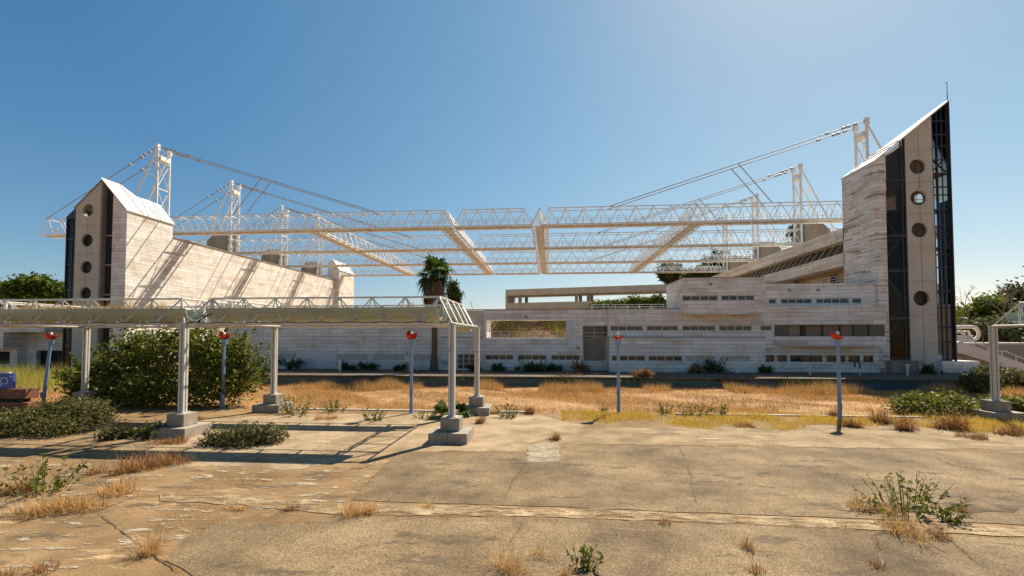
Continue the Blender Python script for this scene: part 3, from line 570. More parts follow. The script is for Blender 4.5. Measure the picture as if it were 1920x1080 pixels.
# ================================================================== TOWERS
def round_panel(mb, xl, xr, zb, ztl, ztr, y, th, holes, n=28):
    """concrete slab facing -y with circular holes (x,z,r); sloping top from ztl to ztr"""
    top = lambda x: ztl + (ztr - ztl) * (x - xl) / (xr - xl)
    zs = [zb] + [v for (x, z, r) in sorted(holes, key=lambda h: h[1]) for v in (z - r * 1.25, z + r * 1.25)]
    def quad(x0, x1, z0, z1): mb.face([(x0, y, z0), (x1, y, z0), (x1, y, z1), (x0, y, z1)])
    prev = zb
    for (cx, cz, r) in sorted(holes, key=lambda h: h[1]):
        s = r * 1.2; t = cz + s; quad(xl, xr, prev, cz - s); quad(cx + s, xr, cz - s, t)
        mb.face([(xl, y, cz - s), (cx - s, y, cz - s), (cx - s, y, t), (xl, y, min(t, top(xl)))]); lastx = cx - s; prev = t
        ring = [(cx + r * math.cos(2 * math.pi * i / n), cz + r * math.sin(2 * math.pi * i / n)) for i in range(n)]
        def sq(a):
            c, q = math.cos(a), math.sin(a); k = s / max(abs(c), abs(q)); return (cx + c * k, y, cz + q * k)
        for i in range(n):
            j = (i + 1) % n; a, b = ring[i], ring[j]; t0 = 2 * math.pi * i / n; t1 = 2 * math.pi * (i + 1) / n; mid = [math.pi / 4 + math.pi / 2 * k for k in range(4) if t0 < math.pi / 4 + math.pi / 2 * k < t1]
            mb.face([(a[0], y, a[1]), sq(t0)] + [sq(q) for q in mid] + [sq(t1), (b[0], y, b[1])])
            mb.face([(a[0], y, a[1]), (b[0], y, b[1]), (b[0], y + th, b[1]), (a[0], y + th, a[1])])
    if top(xl) < prev: mb.face([(lastx, y, prev), (xr, y, prev), (xr, y, top(xr)), (xl, y, top(xl))])
    else: mb.face([(xl, y, prev), (xr, y, prev), (xr, y, top(xr)), (xl, y, top(xl))])
    mb.face([(xl, y, zb), (xl, y, top(xl)), (xl, y + th, top(xl)), (xl, y + th, zb)]); mb.face([(xr, y, zb), (xr, y + th, zb), (xr, y + th, top(xr)), (xr, y, top(xr))])
    mb.face([(xl, y, top(xl)), (xr, y, top(xr)), (xr, y + th, top(xr)), (xl, y + th, top(xl))])
def porthole(parent, cx, cz, r, y, glass='glass_dark'):
    mb = MB(); n = 28; k = [(cx + r * math.cos(2 * math.pi * i / n), y, cz + r * math.sin(2 * math.pi * i / n)) for i in range(n)]
    for i in range(n): mb.tube(k[i], k[(i + 1) % n], 0.035, 4)
    mb.tube((cx, y, cz - r), (cx, y, cz + r), 0.03, 4)
    o = mb.build('round_window', M['blackframe'], parent)
    MB().face(k).build('pane', M[glass], o)
rt = thing('stair_tower', 'tall right tower with a sharp sloping top, round windows and smoked glass edge', 'tower', (36.5, 49, TER))
sl = (28.0 - 22.0) / (40.4 - 33.1); RT = lambda x: 22.0 + sl * (x - 33.1)
S = MB()                                       # stone block at the inner side
S.extrude([(33.1, 48.75, TER), (34.1, 48.75, TER), (34.1, 48.75, RT(34.1) - .12), (33.1, 48.75, RT(33.1) - .12)], (0, 5.2, 0))
S.build('stone_wall', M['stone_gap'], rt)
c = MB(); round_panel(c, 36.25, 38.82, TER, RT(36.25) - .12, RT(38.82) - .12, 49.0, 0.45, [(37.4, 21.36, .76), (37.4, 18.13, .76), (37.4, 14.86, .76), (37.4, 7.92, .76)])
cp_ = c.build('concrete_panel', M['concrete'], rt)
for z in (3.4, 6.2, 9.65, 13.0, 16.5, 19.75, 23.0): MB().box(36.26, 38.81, 48.985, 48.998, z - .02, z + .02).build('formwork_seam', M['pylon'], cp_)
for z0, z1 in ((TER, 7.05), (8.8, 13.95), (15.75, 17.25), (19.05, 20.45), (22.25, 25.2)): MB().box(37.5, 37.54, 48.984, 48.998, z0, z1).build('formwork_seam', M['pylon'], cp_)
for z in (21.36, 18.13, 14.86, 7.92): porthole(rt, 37.4, z, .76, 49.3, 'glass_dark')
# dark box behind the panel (lift shaft) and stairwell between stone and concrete
MB().box(36.3, 38.75, 49.9, 52.6, TER, 17).box(36.3, 37.45, 50.2, 50.5, 17, 19.4).box(37.75, 37.95, 50.2, 50.5, 17, 19.4).box(36.3, 38.7, 50.2, 50.5, 17.75, 18.0).extrude([(36.3, 49.9, 19.0), (38.75, 49.9, 19.0), (38.75, 49.9, 25.6), (36.3, 49.9, 23.6)], (0, 1.9, 0)).build('lift_shaft', M['stairwell'], rt)
MB().extrude([(34.1, 52.6, TER), (36.3, 52.6, TER), (36.3, 52.6, RT(36.3) - 1.2), (34.1, 52.6, RT(34.1) - 1.2)], (0, 1.2, 0)).build('back_wall', M['stairwell'], rt)
st = MB()
for i, (z0, z1) in enumerate(((TER, 3.2), (3.2, 5.9), (8.2, 11.0), (11.2, 14.0), (14.2, 17.0))):
    a, b = ((34.2, 36.15) if i % 2 == 0 else (36.15, 34.2))
    st.bar((a, 50.6, z1), (b, 50.6, z0), 1.3, 0.25); st.box(34.15, 36.2, 49.6, 52.5, z1 - .12, z1 + .1)
    for k in range(10): t = k / 10; st.box(min(a + (b - a) * t, a + (b - a) * (t + .1)), max(a + (b - a) * t, a + (b - a) * (t + .1)), 50.0, 51.2, z1 + (z0 - z1) * t - .12, z1 + (z0 - z1) * t + .12)
st.build('stair_flight', M['pylon'], rt)
gf = MB()
for x in (34.16, 35.85, 36.18): gf.box(x - .05, x + .05, 49.05, 49.15, TER + 1.2, RT(x) - .2)
for z in (5.9, 10.7, 14.3, 20.0, TER + 1.3): gf.box(34.2, 36.2, 49.04, 49.14, z - .12, z + .12)
gfo = gf.build('glazing_frame', M['blackframe'], rt)
MB().extrude([(34.12, 49.1, TER + 1.2), (36.22, 49.1, TER + 1.2), (36.22, 49.1, RT(36.22) - .3), (34.12, 49.1, RT(34.12) - .3)], (0, 0.02, 0)).build('pane', M['glass_dark'], gfo)
pb = MB(); pb.box(33.7, 36.24, 48.0, 49.0, TER, 1.55); pb.box(33.6, 36.5, 47.9, 49.02, 1.551, 1.66); pb.build('planter_wall', M['pylon'], rt)
# outer smoked-glass shaft with steel frames
gf = MB(); X0, X1 = 38.84, 40.34
for x in (38.9, 39.35, 39.8, 40.28): gf.box(x - .035, x + .035, 49.05, 49.15, 1.7, RT(x) - .15)
for z in (1.75, 3.5, 5.0, 6.9, 8.6, 11.0, 12.3, 13.0, 14.4, 15.2, 16.9, 18.4, 19.2, 20.6, 22.0, 23.4, 24.6, 26.0):
    if z < RT(38.9): gf.box(38.86, 40.32, 49.04, 49.14, z - .06, z + .06)
    else: gf.box(38.9 + (z - RT(38.9)) / sl, 40.32, 49.04, 49.14, z - .06, z + .06)
for z in (5.0, 8.6, 13.0, 16.9, 20.6): gf.box(38.86, 40.32, 49.16, 50.6, z - .09, z + .09)
gf.bar((38.9, 49.3, 20.8), (40.3, 49.3, 22.3), .08, .12); gf.bar((38.9, 49.3, 22.2), (40.3, 49.3, 20.8), .08, .12)
gf.box(40.34, 40.46, 48.85, 49.1, 1.6, 27.9); gf.box(40.34, 40.42, 50.5, 50.6, 1.6, 27)
gfo = gf.build('glass_shaft_frame', M['blackframe'], rt)
MB().box(38.83, 40.34, 49.2, 49.22, 7.3, 17.9).build('pane', M['glass'], gfo)
MB().extrude([(38.83, 49.2, 17.9), (40.34, 49.2, 17.9), (40.34, 49.2, RT(40.34) - .1), (38.83, 49.2, RT(38.83) - .1)], (0, .02, 0)).build('pane', M['glass_dark'], gfo)
MB().box(40.35, 40.37, 49.2, 50.5, 1.7, 17.9).build('pane', M['glass'], gfo)
MB().box(38.84, 40.33, 49.22, 49.4, 1.6, 7.3).build('spandrel_panel', M['stairwell'], rt)
MB().box(38.84, 42.3, 48.6, 51.5, -0.3, 1.62).build('base_wall', M['stone'], rt)
# roof blade
rf = MB(); poly = [(33.0, 48.6), (40.5, 48.75), (40.5, 49.7), (36.4, 52.2), (33.0, 54.0)]
rf.extrude([(x, y, RT(x) - .11) for x, y in poly], (0, 0, 0.16)); rf.build('roof', M['roofpanel'], rt)
rs = MB()
for x in (34.6, 35.4): rs.bar((x, 48.7, RT(x) + .08), (x, 52.6, RT(x) + .08), .06, .05)
rs.build('roof_seam', M['blackframe'], rt)
MB().path([(40.42, 49.0, 27.9), (40.42, 49.0, 30.0)], 0.04, 6, 0.02).tube((40.3, 49, 29.9), (40.54, 49, 29.9), .02).build('lightning_rod', M['blackframe'], rt)

lt = thing('stair_tower', 'shorter left tower with a gabled top and four round windows, lit stone side', 'tower', (-53, 49, 0))
LZ = lambda x: 22.6 - (22.6 - 18.95) / (52.35 - 49.16) * (x + 52.35)      # right slope
c = MB(); round_panel(c, -55.8, -52.6, -0.2, 19.5, 22.55, 49.0, 0.5, [(-54.27, 18.98, .74), (-54.27, 15.4, .74), (-54.27, 12.21, .74), (-54.27, 9.13, .74)])
cp_ = c.build('concrete_panel', M['concrete'], lt)
for z in (7.2, 10.7, 13.8, 17.2): MB().box(-55.79, -52.61, 48.985, 48.998, z - .02, z + .02).build('formwork_seam', M['pylon'], cp_)
for z0, z1 in ((0, 8.2), (10, 11.3), (13.1, 14.5), (16.3, 18.1)): MB().box(-54.29, -54.25, 48.984, 48.998, z0, z1).build('formwork_seam', M['pylon'], cp_)
for z in (18.98, 15.4, 12.21, 9.13): porthole(lt, -54.27, z, .74, 49.3)
MB().box(-55.7, -52.7, 50.0, 54.5, 0, 19).build('lift_shaft', M['stairwell'], lt)
dk = MB(); dk.extrude([(-52.59, 49.5, 0), (-50.9, 49.5, 0), (-50.9, 49.5, LZ(-50.9) - .5), (-52.59, 49.5, LZ(-52.35) - .5)], (0, .2, 0)); dk.build('back_wall', M['dark'], lt)
fr = MB(); fr.box(-52.6, -52.35, 48.95, 49.5, 0, 22.35)
for z in (5.5, 9, 12.5, 16): fr.box(-52.35, -50.95, 49.38, 49.48, z - .1, z + .1)
fr.build('glazing_frame', M['stairwell'], lt)
S = MB(); YB = 55.4
S.extrude([(-50.95, 48.9, -.2), (-49.16, 48.9, -.2), (-49.16, 48.9, LZ(-49.16) - .12), (-50.95, 48.9, LZ(-50.95) - .12)], (0, YB - 48.9, 0)); S.build('stone_wall', M['stone'], lt)
def onroof(px, py):                            # photo point on the right roof slope
    d = Vector(ray(px, py)); k = (22.6 - 18.95) / (52.35 - 49.16); n = Vector((k, 0, 1)); p0 = Vector((-52.35, 49, 22.6)) - Vector((0, 0, H)); t = n.dot(p0) / n.dot(d); return d * t + Vector((0, 0, H))
edge = [(-52.45, 48.75, LZ(-52.45)), (-49.05, 48.75, LZ(-49.05)), (-49.05, 55.5, LZ(-49.05))] + [tuple(onroof(*p)) for p in ((300, 385), (278, 376), (256, 369), (227, 347))]
rf = MB().extrude([(p[0], p[1], p[2] - .1) for p in edge], (0, 0, .14)); rfo = rf.build('roof', M['roofpanel'], lt)
rs = MB()
for Y in (51.0, 53.1): rs.bar((-52.3 + max(0, (Y - 51) * .9), Y, LZ(-52.3 + max(0, (Y - 51) * .9)) + .07), (-49.05, Y, LZ(-49.05) + .07), .06, .05)
rs.build('roof_seam', M['blackframe'], rfo)
MB().extrude([(-55.95, 48.9, 19.35), (-52.5, 48.9, 22.6), (-52.5, 48.9, 22.45), (-55.95, 48.9, 19.2)], (0, 2.4, 0)).build('left_roof', M['pylon'], lt)
gf = MB()
for x in (-57.0, -56.4, -55.9): gf.box(x - .05, x + .05, 49.2, 49.3, 0, 18.3 + (x + 57) * .95)
for z in (3, 6.4, 9.5, 12.6, 15.6, 18.2): gf.box(-57.05, -55.85, 49.18, 49.28, z - .09, z + .09); gf.box(-57.0, -55.85, 49.3, 51.2, z - .08, z + .08)
gf.box(-57.12, -57.02, 49.1, 49.35, 0, 18.3); gfo = gf.build('glass_shaft_frame', M['blackframe'], lt)
MB().extrude([(-57.05, 49.24, 0), (-55.85, 49.24, 0), (-55.85, 49.24, 19.35), (-57.05, 49.24, 18.25)], (0, .02, 0)).build('pane', M['glass'], gfo)
MB().extrude([(-57.1, 49.1, 18.3), (-55.8, 49.1, 19.45), (-55.8, 49.1, 18.0), (-57.1, 49.1, 18.0)], (0, 2.0, 0)).build('shaft_cap', M['blackframe'], lt)

# ================================================================== STAND WINGS
lw = thing('stand_wing', 'long sunlit blank stone wall running back from the left tower to its end turret', 'building', (-52, 77, 0))
S = MB(); S.box(-58, -49.165, 55.42, 101, -0.3, 17.05); S.build('wall', M['stone'], lw)
MB().box(-58.1, -49.05, 55.5, 100.9, 17.052, 17.14).build('coping', M['plinth'], lw)
S = MB(); S.extrude([(-51, 101, 0), (-48.3, 101, 0), (-48.3, 101, 19.3), (-50.0, 101, 21.8), (-51, 101, 21.4)], (0, 8, 0)); tur = S.build('turret', M['stone'], lw)
MB().extrude([(-48.2, 100.9, 19.3), (-50.0, 100.9, 21.85), (-50.0, 100.9, 22.0), (-48.15, 100.9, 19.4)], (0, 8.2, 0)).build('roof', M['roofpanel'], tur)
rw = thing('stand_wing', 'long shaded stone gallery with a slanting glazed band running back from the right tower', 'building', (37, 77, 0))
S = MB(); S.box(33.1, 43, 53.8, 100, 14.9, 16.35); S.box(33.1, 34.6, 53.8, 100, 12.07, 13.5); S.box(33.1, 43, 53.9, 100, -.3, 9.9); S.build('wall', M['stone'], rw)
gl = MB(); gl.hexa([(33.3, 53.9, 13.5), (33.5, 53.9, 13.5), (33.5, 99.9, 13.5), (33.3, 99.9, 13.5), (34.3, 53.9, 14.9), (34.5, 53.9, 14.9), (34.5, 99.9, 14.9), (34.3, 99.9, 14.9)]); glo = gl.build('glazed_band', M['pane'], rw)
gb = MB()
for i in range(30): y = 54.5 + i * 1.55; gb.bar((33.25, y, 13.5), (34.25, y, 14.9), .09, .06, (0, 1, 0))
gb.build('bar_grid', M['frame'], glo)
MB().box(36.5, 42.9, 54, 99.9, 9.9, 14.89).build('back_wall', mat_noise('bounce_lit_gallery_wall', (0.52, 0.36, 0.17), (0.62, 0.45, 0.24), 0.5, 0.8, (1, 1, 3)), rw)  # ochre colour stands in for warm bounced light on this wall
rl = MB()
for z in (10.2, 10.5, 10.8, 11.1): rl.tube((33.4, 54, z), (33.4, 62, z), .03)
for i in range(6): y = 54.2 + i * 1.55; rl.tube((33.4, y, 9.9), (33.4, y, 11.1), .03)
rl.build('railing', M['steel'], rw)
MB().box(36.3, 36.49, 60.6, 61.9, 9.95, 11.9).build('door', M['dark'], rw)

# elevated gallery behind
wk = thing('elevated_gallery', 'raised concrete walkway gallery on stub piers behind the low building', 'building', (10, 76, 0))
A = Vector((-7.4, 80, 0)); B = Vector((36, 69.8, 0)); D = (B - A).normalized(); Np = Vector((-D.y, D.x, 0))
def slab(mb, z0, z1, w0, w1, a=0.0, b=None):
    b = (B - A).length if b is None else b
    P = [A + D * a + Np * w0, A + D * b + Np * w0, A + D * b + Np * w1, A + D * a + Np * w1]
    mb.hexa([(p.x, p.y, z0) for p in P] + [(p.x, p.y, z1) for p in P])
S = MB(); slab(S, 11.35, 12.4, 0, .35); slab(S, 11.35, 12.4, 4.5, 4.85); slab(S, 11.3, 11.6, .36, 4.49); slab(S, 8.95, 10.0, 0, .35); slab(S, 8.95, 10.0, 4.5, 4.85); slab(S, 8.9, 9.2, .36, 4.49); slab(S, 8.96, 12.39, .01, 4.84, -0.35, -0.002)
S.build('parapet', M['concrete'], wk)
for a in (2.0, 12.0, 14.0, 25.5, 27.5, 38):
    m = MB(); slab(m, 10.0, 11.35, .1, .6, a, a + .5); slab(m, 10.0, 11.35, 4.2, 4.7, a, a + .5); m.build('post', M['pylon'], wk)
for a in (1.0, 12.3, 26):
    m = MB(); slab(m, 0, 8.9, .6, 3.4, a, a + 2.0); m.build('pier', M['concrete'], wk)
# ================================================================== OPEN ROOF FRAME
ZB, ZT, YR, DY = 18.4, 20.6, 58.0, 14.67
ROWS = ['front', 'second', 'third', 'rearmost']
def cross_truss(name, label, x0, x1, hip0, hip1, y=YR):
    """box truss along x: two faces 2 m apart, Warren lattice, walkway and handrails"""
    root = thing(name, label, 'roof truss', ((x0 + x1) / 2, y, ZB), 'cross trusses of the open roof')
    n = max(2, round((x1 - x0) / 2.15)); p = (x1 - x0) / n
    la = MB()
    for yy in (y, y + 2.0):
        lo = MB(); up = MB()
        lo.tube((x0, yy, ZB), (x1, yy, ZB), .105, 6); yt = yy + (.25 if yy == y else -.25)
        up.tube((x0 + hip0 * p / 2, yt, ZT), (x1 - hip1 * p / 2, yt, ZT), .08, 6)
        for i in range(n):
            a = x0 + i * p; la.tube((a, yy, ZB), (a + p / 2, yt, ZT), .048, 5); la.tube((a + p / 2, yt, ZT), (a + p, yy, ZB), .048, 5)
        if not hip0: la.tube((x0, yy, ZB), (x0, yt, ZT), .07, 5); up.tube((x0, yt, ZT), (x0 + p / 2, yt, ZT), .1, 6)
        if not hip1: la.tube((x1, yy, ZB), (x1, yt, ZT), .07, 5); up.tube((x1, yt, ZT), (x1 - p / 2, yt, ZT), .1, 6)
        lo.build('chord', M['steel'], root); up.build('chord', M['steel'], root)
    for i in range(n + 1):
        a = x0 + i * p; la.tube((a, y, ZB), (a, y + 2, ZB), .06, 5)
        if i < n: la.tube((a, y, ZB), (a + p, y + 2, ZB), .045, 5); la.tube((a + p / 2, y + .25, ZT), (a + p / 2, y + 1.75, ZT), .05, 5)
    la.build('lattice', M['steel'], root)
    dk = MB(); dk.box(x0, x1, y + .45, y + 1.35, ZB + .05, ZB + .13)
    for yy in (y + .42, y + 1.38): dk.box(x0, x1, yy - .03, yy + .03, ZB - .09, ZB + .05)
    dk.build('walkway', M['deck'], root)
    for yy in (y + .45, y + 1.35):
        rl = MB()
        for z in (.55, .85, 1.12): rl.tube((x0, yy, ZB + z), (x1, yy, ZB + z), .022, 4)
        for i in range(2 * n + 1): a = x0 + i * p / 2; rl.tube((a, yy, ZB + .1), (a, yy, ZB + 1.12), .022, 4)
        rl.build('handrail', M['rail'], root)
    return root
def repeat_rows(root, label, first_done=True):
    for i in range(1, 4):
        c = copy_tree(root); c.location = root.location + Vector((0, DY * i, 0)); c['label'] = label(ROWS[i])
lab = lambda s: (lambda r: f'{r} cream lattice cross truss of the open roof, {s}')
for s, x0, x1, h0, h1 in (('span from the left mast', -71.6, -12.7, 1, 1), ('short middle span', -12.3, -2.2, 1, 1), ('span to the right mast', -1.1, 45.0, 1, 0)):
    t = cross_truss('roof_truss', lab(s)('front'), x0, x1, h0, h1); repeat_rows(t, lab(s))
def long_truss(x, label):
    root = thing('roof_truss', label, 'roof truss', (x, YR, ZB), 'lengthwise trusses of the open roof'); y0, y1 = YR + 1, YR + 3 * DY + 1
    n = 22; p = (y1 - y0) / n; ch = MB(); la = MB()
    for s in (-1, 1): MB().tube((x + s * 1.05, y0 - 1, ZB - .02), (x + s * 1.05, y1 + 1, ZB - .02), .09, 6).build('chord', M['steel'], root)
    ch.tube((x, y0 - 1, ZT + .02), (x, y1 + 1, ZT + .02), .08, 6)
    for i in range(n):
        a = y0 + i * p
        for s in (-1, 1): la.tube((x + s * 1.05, a, ZB), (x, a + p / 2, ZT), .045, 5); la.tube((x, a + p / 2, ZT), (x + s * 1.05, a + p, ZB), .045, 5)
        la.tube((x - 1.05, a, ZB), (x + 1.05, a, ZB), .06, 5); la.tube((x - 1.05, a, ZB), (x + 1.05, a + p, ZB), .045, 5)
    for s in (-1, 1): la.tube((x + s * 1.05, y0 - 1, ZB), (x, y0 - 1, ZT), .08, 5)
    ch.build('chord', M['steel'], root); la.build('lattice', M['steel'], root)
    dk = MB()
    for i in range(88): a = y0 + i * (y1 - y0) / 88; dk.box(x - .5, x + .5, a, a + .34, ZB - .1, ZB + .02)
    for s in (-1, 1): dk.box(x + s * .5 - .04, x + s * .5 + .04, y0, y1, ZB - .16, ZB + .06)
    dk.build('walkway', M['deck'], root)
for x, l in ((-31.8, 'lengthwise roof truss nearest the left mast line'), (-13.4, 'lengthwise roof truss slanting just right of the palm crown'), (-1.2, 'lengthwise roof truss seen end on near the middle'), (18.5, 'lengthwise roof truss nearest the right mast line')):
    long_truss(x, 'cream ' + l)
# masts, with pylons and stays; side -1 left, +1 right
def mast(side, label):
    X = -54.0 if side < 0 else 38.6
    root = thing('support_mast', label, 'mast', (X, YR + 1, 17.0), 'masts carrying the roof frame')
    for y in (YR, YR + 2):
        c = MB(); c.tube((X, y, 16.9), (X, y, 30.4), .17, 8); c.box(X - .22, X + .22, y - .22, y + .22, 29.9, 30.7)
        c.build('column', M['white'], root)
    b = MB()
    for z in (20.7, 24.6, 28.4): b.tube((X, YR, z), (X, YR + 2, z), .09, 6)
    for z0, z1 in ((20.7, 24.6), (24.6, 28.4)): b.tube((X, YR, z0), (X, YR + 2, z1), .06, 5); b.tube((X, YR + 2, z0), (X, YR, z1), .06, 5)
    b.box(X - .35, X + .35, YR + .2, YR + 1.8, 28.6, 29.2)
    for z in (29.5, 29.9): b.tube((X + .3, YR + .2, z), (X + .3, YR + 1.8, z), .03, 4)
    b.build('bracing', M['white'], root)
    l = MB()
    for y in (YR, YR + 2): MB().tube((X, y, 30.1), (X + side * 4.6, y, 20.6), .12, 7).build('raking_leg', M['white'], root)
    for k in (.35, .7): l.tube((X + side * 4.6 * k, YR, 30.1 - 9.5 * k), (X + side * 4.6 * k, YR + 2, 30.1 - 9.5 * k), .07, 5)
    l.build('leg_tie', M['white'], root)
    p = MB(); o = side
    p.extrude([(X + o * .3, YR - .4, 16.4), (X + o * 3.9, YR - .4, 16.4), (X + o * 3.9, YR - .4, 20.3), (X + o * 2.6, YR - .4, 21.6), (X + o * .3, YR - .4, 21.6)], (0, 2.8, 0)); p.build('pylon', M['pylon'], root)
    return root
def stay(name, label, pts, struts=(), r=.062, grp='stays of the roof masts'):
    m = MB(); m.path(pts, r, 6)
    d = (Vector(pts[1]) - Vector(pts[0])); L = d.length; d.normalize(); a = Vector(pts[0])
    o = m.build(name, M['cable'], None, pts[0]); tag(o, label, 'stay cable', grp)
    for k in (1.2, 2.0, 2.6, 4.6): MB().tube(a + d * k, a + d * (k + .35), .17, 7).build('fitting', M['cable'], o)
    for p, q in struts: MB().tube(p, q, .06, 6).build('strut', M['cable'], o)
    return o
ml = {-1: 'left', 1: 'right'}
for side in (-1, 1):
    X = -54.0 if side < 0 else 38.6; fx = -22.9 if side < 0 else 7.5; bx = X + side * 16.6
    L = lambda r, s=side: f'{r} white lattice mast of the {ml[s]} row, on a brown concrete pylon'
    m0 = mast(side, L('front')); repeat_rows(m0, L)
    fst = []
    for k, y in enumerate((YR + .02, YR + 1.98)):
        q = 15.2; t = q / abs(X - fx); zc = 30.4 - (30.4 - ZT) * t; px = X - side * q
        f = stay('stay_cable', f'{("nearer", "farther")[k]} forestay of the front {ml[side]} mast down to the cross truss', [(X, y, 30.4), (fx, y + (.25 if k == 0 else -.25), ZT)], [((px, y, zc), (px + side * 4.0, y, ZT))])
        fst.append((f, lambda r, k=k, s=side: f'{("nearer", "farther")[k]} forestay of the {r} {ml[s]} mast down to the cross truss'))
        if side < 0:
            b = stay('stay_cable', f'{("nearer", "farther")[k]} backstay of the front {ml[side]} mast down to the truss end', [(X, y, 30.4), (bx, y, ZT)])
            fst.append((b, lambda r, k=k, s=side: f'{("nearer", "farther")[k]} backstay of the {r} {ml[s]} mast down to the truss end'))
    for f, lb_ in fst: repeat_rows(f, lb_)

# ================================================================== PERGOLAS
YF, YK = 17.6, 23.8
def prism_truss(mb, a, b, inward, z0=4.55, z1=5.64, n=8, r=.035, hip=(1, 1)):
    """triangular truss from a to b (outer bottom line); inner bottom line 1.32 m inward, ridge half way"""
    a = Vector((*a, z0)); b = Vector((*b, z0)); w = Vector((*inward, 0)) * 1.32; d = (b - a) / n
    top = lambda t: a + d * t + w / 2 + Vector((0, 0, z1 - z0))
    mb.tube(a, b, r * 1.25); mb.tube(a + w, b + w, r); mb.tube(top(.5), top(n - .5), r * 1.3)
    for i in range(n):
        T = top(i + .5)
        for p in (a + d * i, a + d * (i + 1), a + d * i + w, a + d * (i + 1) + w): mb.tube(p, T, r * .8, 5)
        mb.tube(a + d * i, a + d * i + w, r * .8, 5)
def trough(mb, x0, x1, y, z, r, th=.04, n=12):
    o = [(y + r * math.cos(t), z - r * math.sin(t)) for t in [math.pi * i / n for i in range(n + 1)]]; i_ = [(y + (r - th) * math.cos(t), z - (r - th) * math.sin(t)) for t in [math.pi * i / n for i in range(n + 1)]]
    for k in range(n):
        (a, b), (c, d) = o[k], o[k + 1]; (e, f), (g, h) = i_[k], i_[k + 1]
        mb.face([(x0, a, b), (x1, a, b), (x1, c, d), (x0, c, d)]); mb.face([(x0, e, f), (x0, g, h), (x1, g, h), (x1, e, f)])
        for x in (x0, x1): mb.face([(x, a, b), (x, c, d), (x, g, h), (x, e, f)])
    for (a, b), (e, f) in ((o[0], i_[0]), (o[-1], i_[-1])): mb.face([(x0, a, b), (x0, e, f), (x1, e, f), (x1, a, b)])
def straw_in(parent, x0, x1, y, z, n, name='dry_plant'):
    for k in range(n):
        cx = rng.uniform(x0, x1); m = int(rng.integers(30, 80)); s = rng.uniform(.25, .6)
        base = np.stack([rng.normal(cx, .22, m), rng.normal(y, .12, m), np.full(m, z)], 1); tag(np_mesh(name, blades(base, s, .018, .8), 3, M['straw'], None, (cx, y, z)), 'dead dry plant sprouting from a trough of the long pergola', 'dry plant', 'dry plants in the pergola troughs')
def post(root, x, y, z0=.9, z1=4.52):
    p = MB()
    for sx in (-1, 1):
        for sy in (-1, 1): p.box(x + sx * .075 - .045, x + sx * .075 + .045, y + sy * .075 - .045, y + sy * .075 + .045, z0, z1)
    p.box(x - .05, x + .05, y - .05, y + .05, z0, z1 - .02); p.box(x - .15, x + .15, y - .15, y + .15, z1, z1 + .03); p.box(x - .2, x + .2, y - .2, y + .2, z0, z0 + .025); [p.tube((x + a * .16, y + b * .16, z0), (x + a * .16, y + b * .16, z0 + .07), .018, 6) for a in (-1, 1) for b in (-1, 1)]
    p.build('post', M['pergola'], root, bevel=.008)
    b = MB(); b.box(x - .37, x + .37, y - .37, y + .37, .405, z0 - .002); b.build('plinth', M['plinth'], root, bevel=.02)
    s = MB(); s.box(x - .74, x - .003, y - .74, y + .74, -.05, .40); s.box(x + .003, x + .74, y - .74, y + .74, -.05, .40); s.build('footing_slab', M['plinth'], root, bevel=.02)
def module(root, x0, x1, yf, yk, ends=(1, 1), cut=(0, 0), fr=True):
    n = 8
    m = MB()
    if fr: prism_truss(m, (x0, yf), (x1, yf), (0, 1)); m.build('truss', M['pergola'], root); m = MB()
    prism_truss(m, (x0, yk), (x1, yk), (0, -1)); m.build('truss', M['pergola'], root)
    for e, x, s in ((ends[0], x0, 1), (ends[1], x1, -1)):
        if e: m = MB(); prism_truss(m, (x, yf), (x, yk), (s, 0), n=5, r=.032); m.build('truss', M['pergola'], root)
    if fr: m = MB(); trough(m, x0 + .45 + cut[0], x1 - .62 - cut[1], yf + .66, 5.2, .53); m.build('trough', M['trough'], root, smooth=True)
    m = MB(); trough(m, x0 + .4, x1 - .62, yk - .66, 5.2, .53); m.build('trough', M['trough'], root, smooth=True)
pg = thing('pergola', 'long pale steel lattice pergola with grey green planter troughs, left of centre', 'pergola', (-15, 20.7, 0))
BAY = 11.2; XE = -3.8
for i in range(3): module(pg, XE - BAY * (i + 1), XE - BAY * i, YF, YK, cut=(.35 if i == 0 else 0, -.62 + .1 if i else 0))
for i in range(4):
    post(pg, XE - BAY * i, YF); post(pg, XE - BAY * i, YK)
for (x0, x1) in ((-37, -26.3), (-26.0, -15.1), (-14.9, -4)):
    pts = [(x0 + (x1 - x0) * i / 30, YF - .03, 4.60 + .03 * math.sin(i * 1.7) - .015) for i in range(31)]; MB().path(pts, .018, 4).build('hanging_cable', M['blackframe'], pg)
wi = MB(); wi.path([(-14.2, YF + .3, 5.1), (-14.4, YF + .1, 4.8), (-14.7, YF, 4.62)], .02, 4); wi.path([(-14.1, YF + .3, 5.1), (-14.25, YF + .1, 4.8), (-14.4, YF, 4.62)], .02, 4); wi.path([(-13.9, YF + .2, 5.0), (-14.15, YF + .1, 4.85), (-14.55, YF, 4.6)], .02, 4)
wi.build('cable_tangle', M['blackframe'], pg)
straw_in(pg, -23, -15.6, YF + .6, 5.15, 14); straw_in(pg, -14, -4.6, YF + .8, 5.1, 7); straw_in(pg, -28, -16, YK - .6, 5.15, 8)
m = MB(); trough(m, -5.0, -4.0, YK - .7, 4.62, .34); m.build('trough_end', M['trough'], pg, smooth=True)
p2 = thing('pergola', 'steel pergola corner at the right edge on a single stepped plinth', 'pergola', (22, 24.3, 0))
module(p2, 21.8, 33.0, 18.1, 24.3); post(p2, 21.8, 24.3); post(p2, 33, 24.3); post(p2, 33, 18.1); post(p2, 21.8, 18.1)

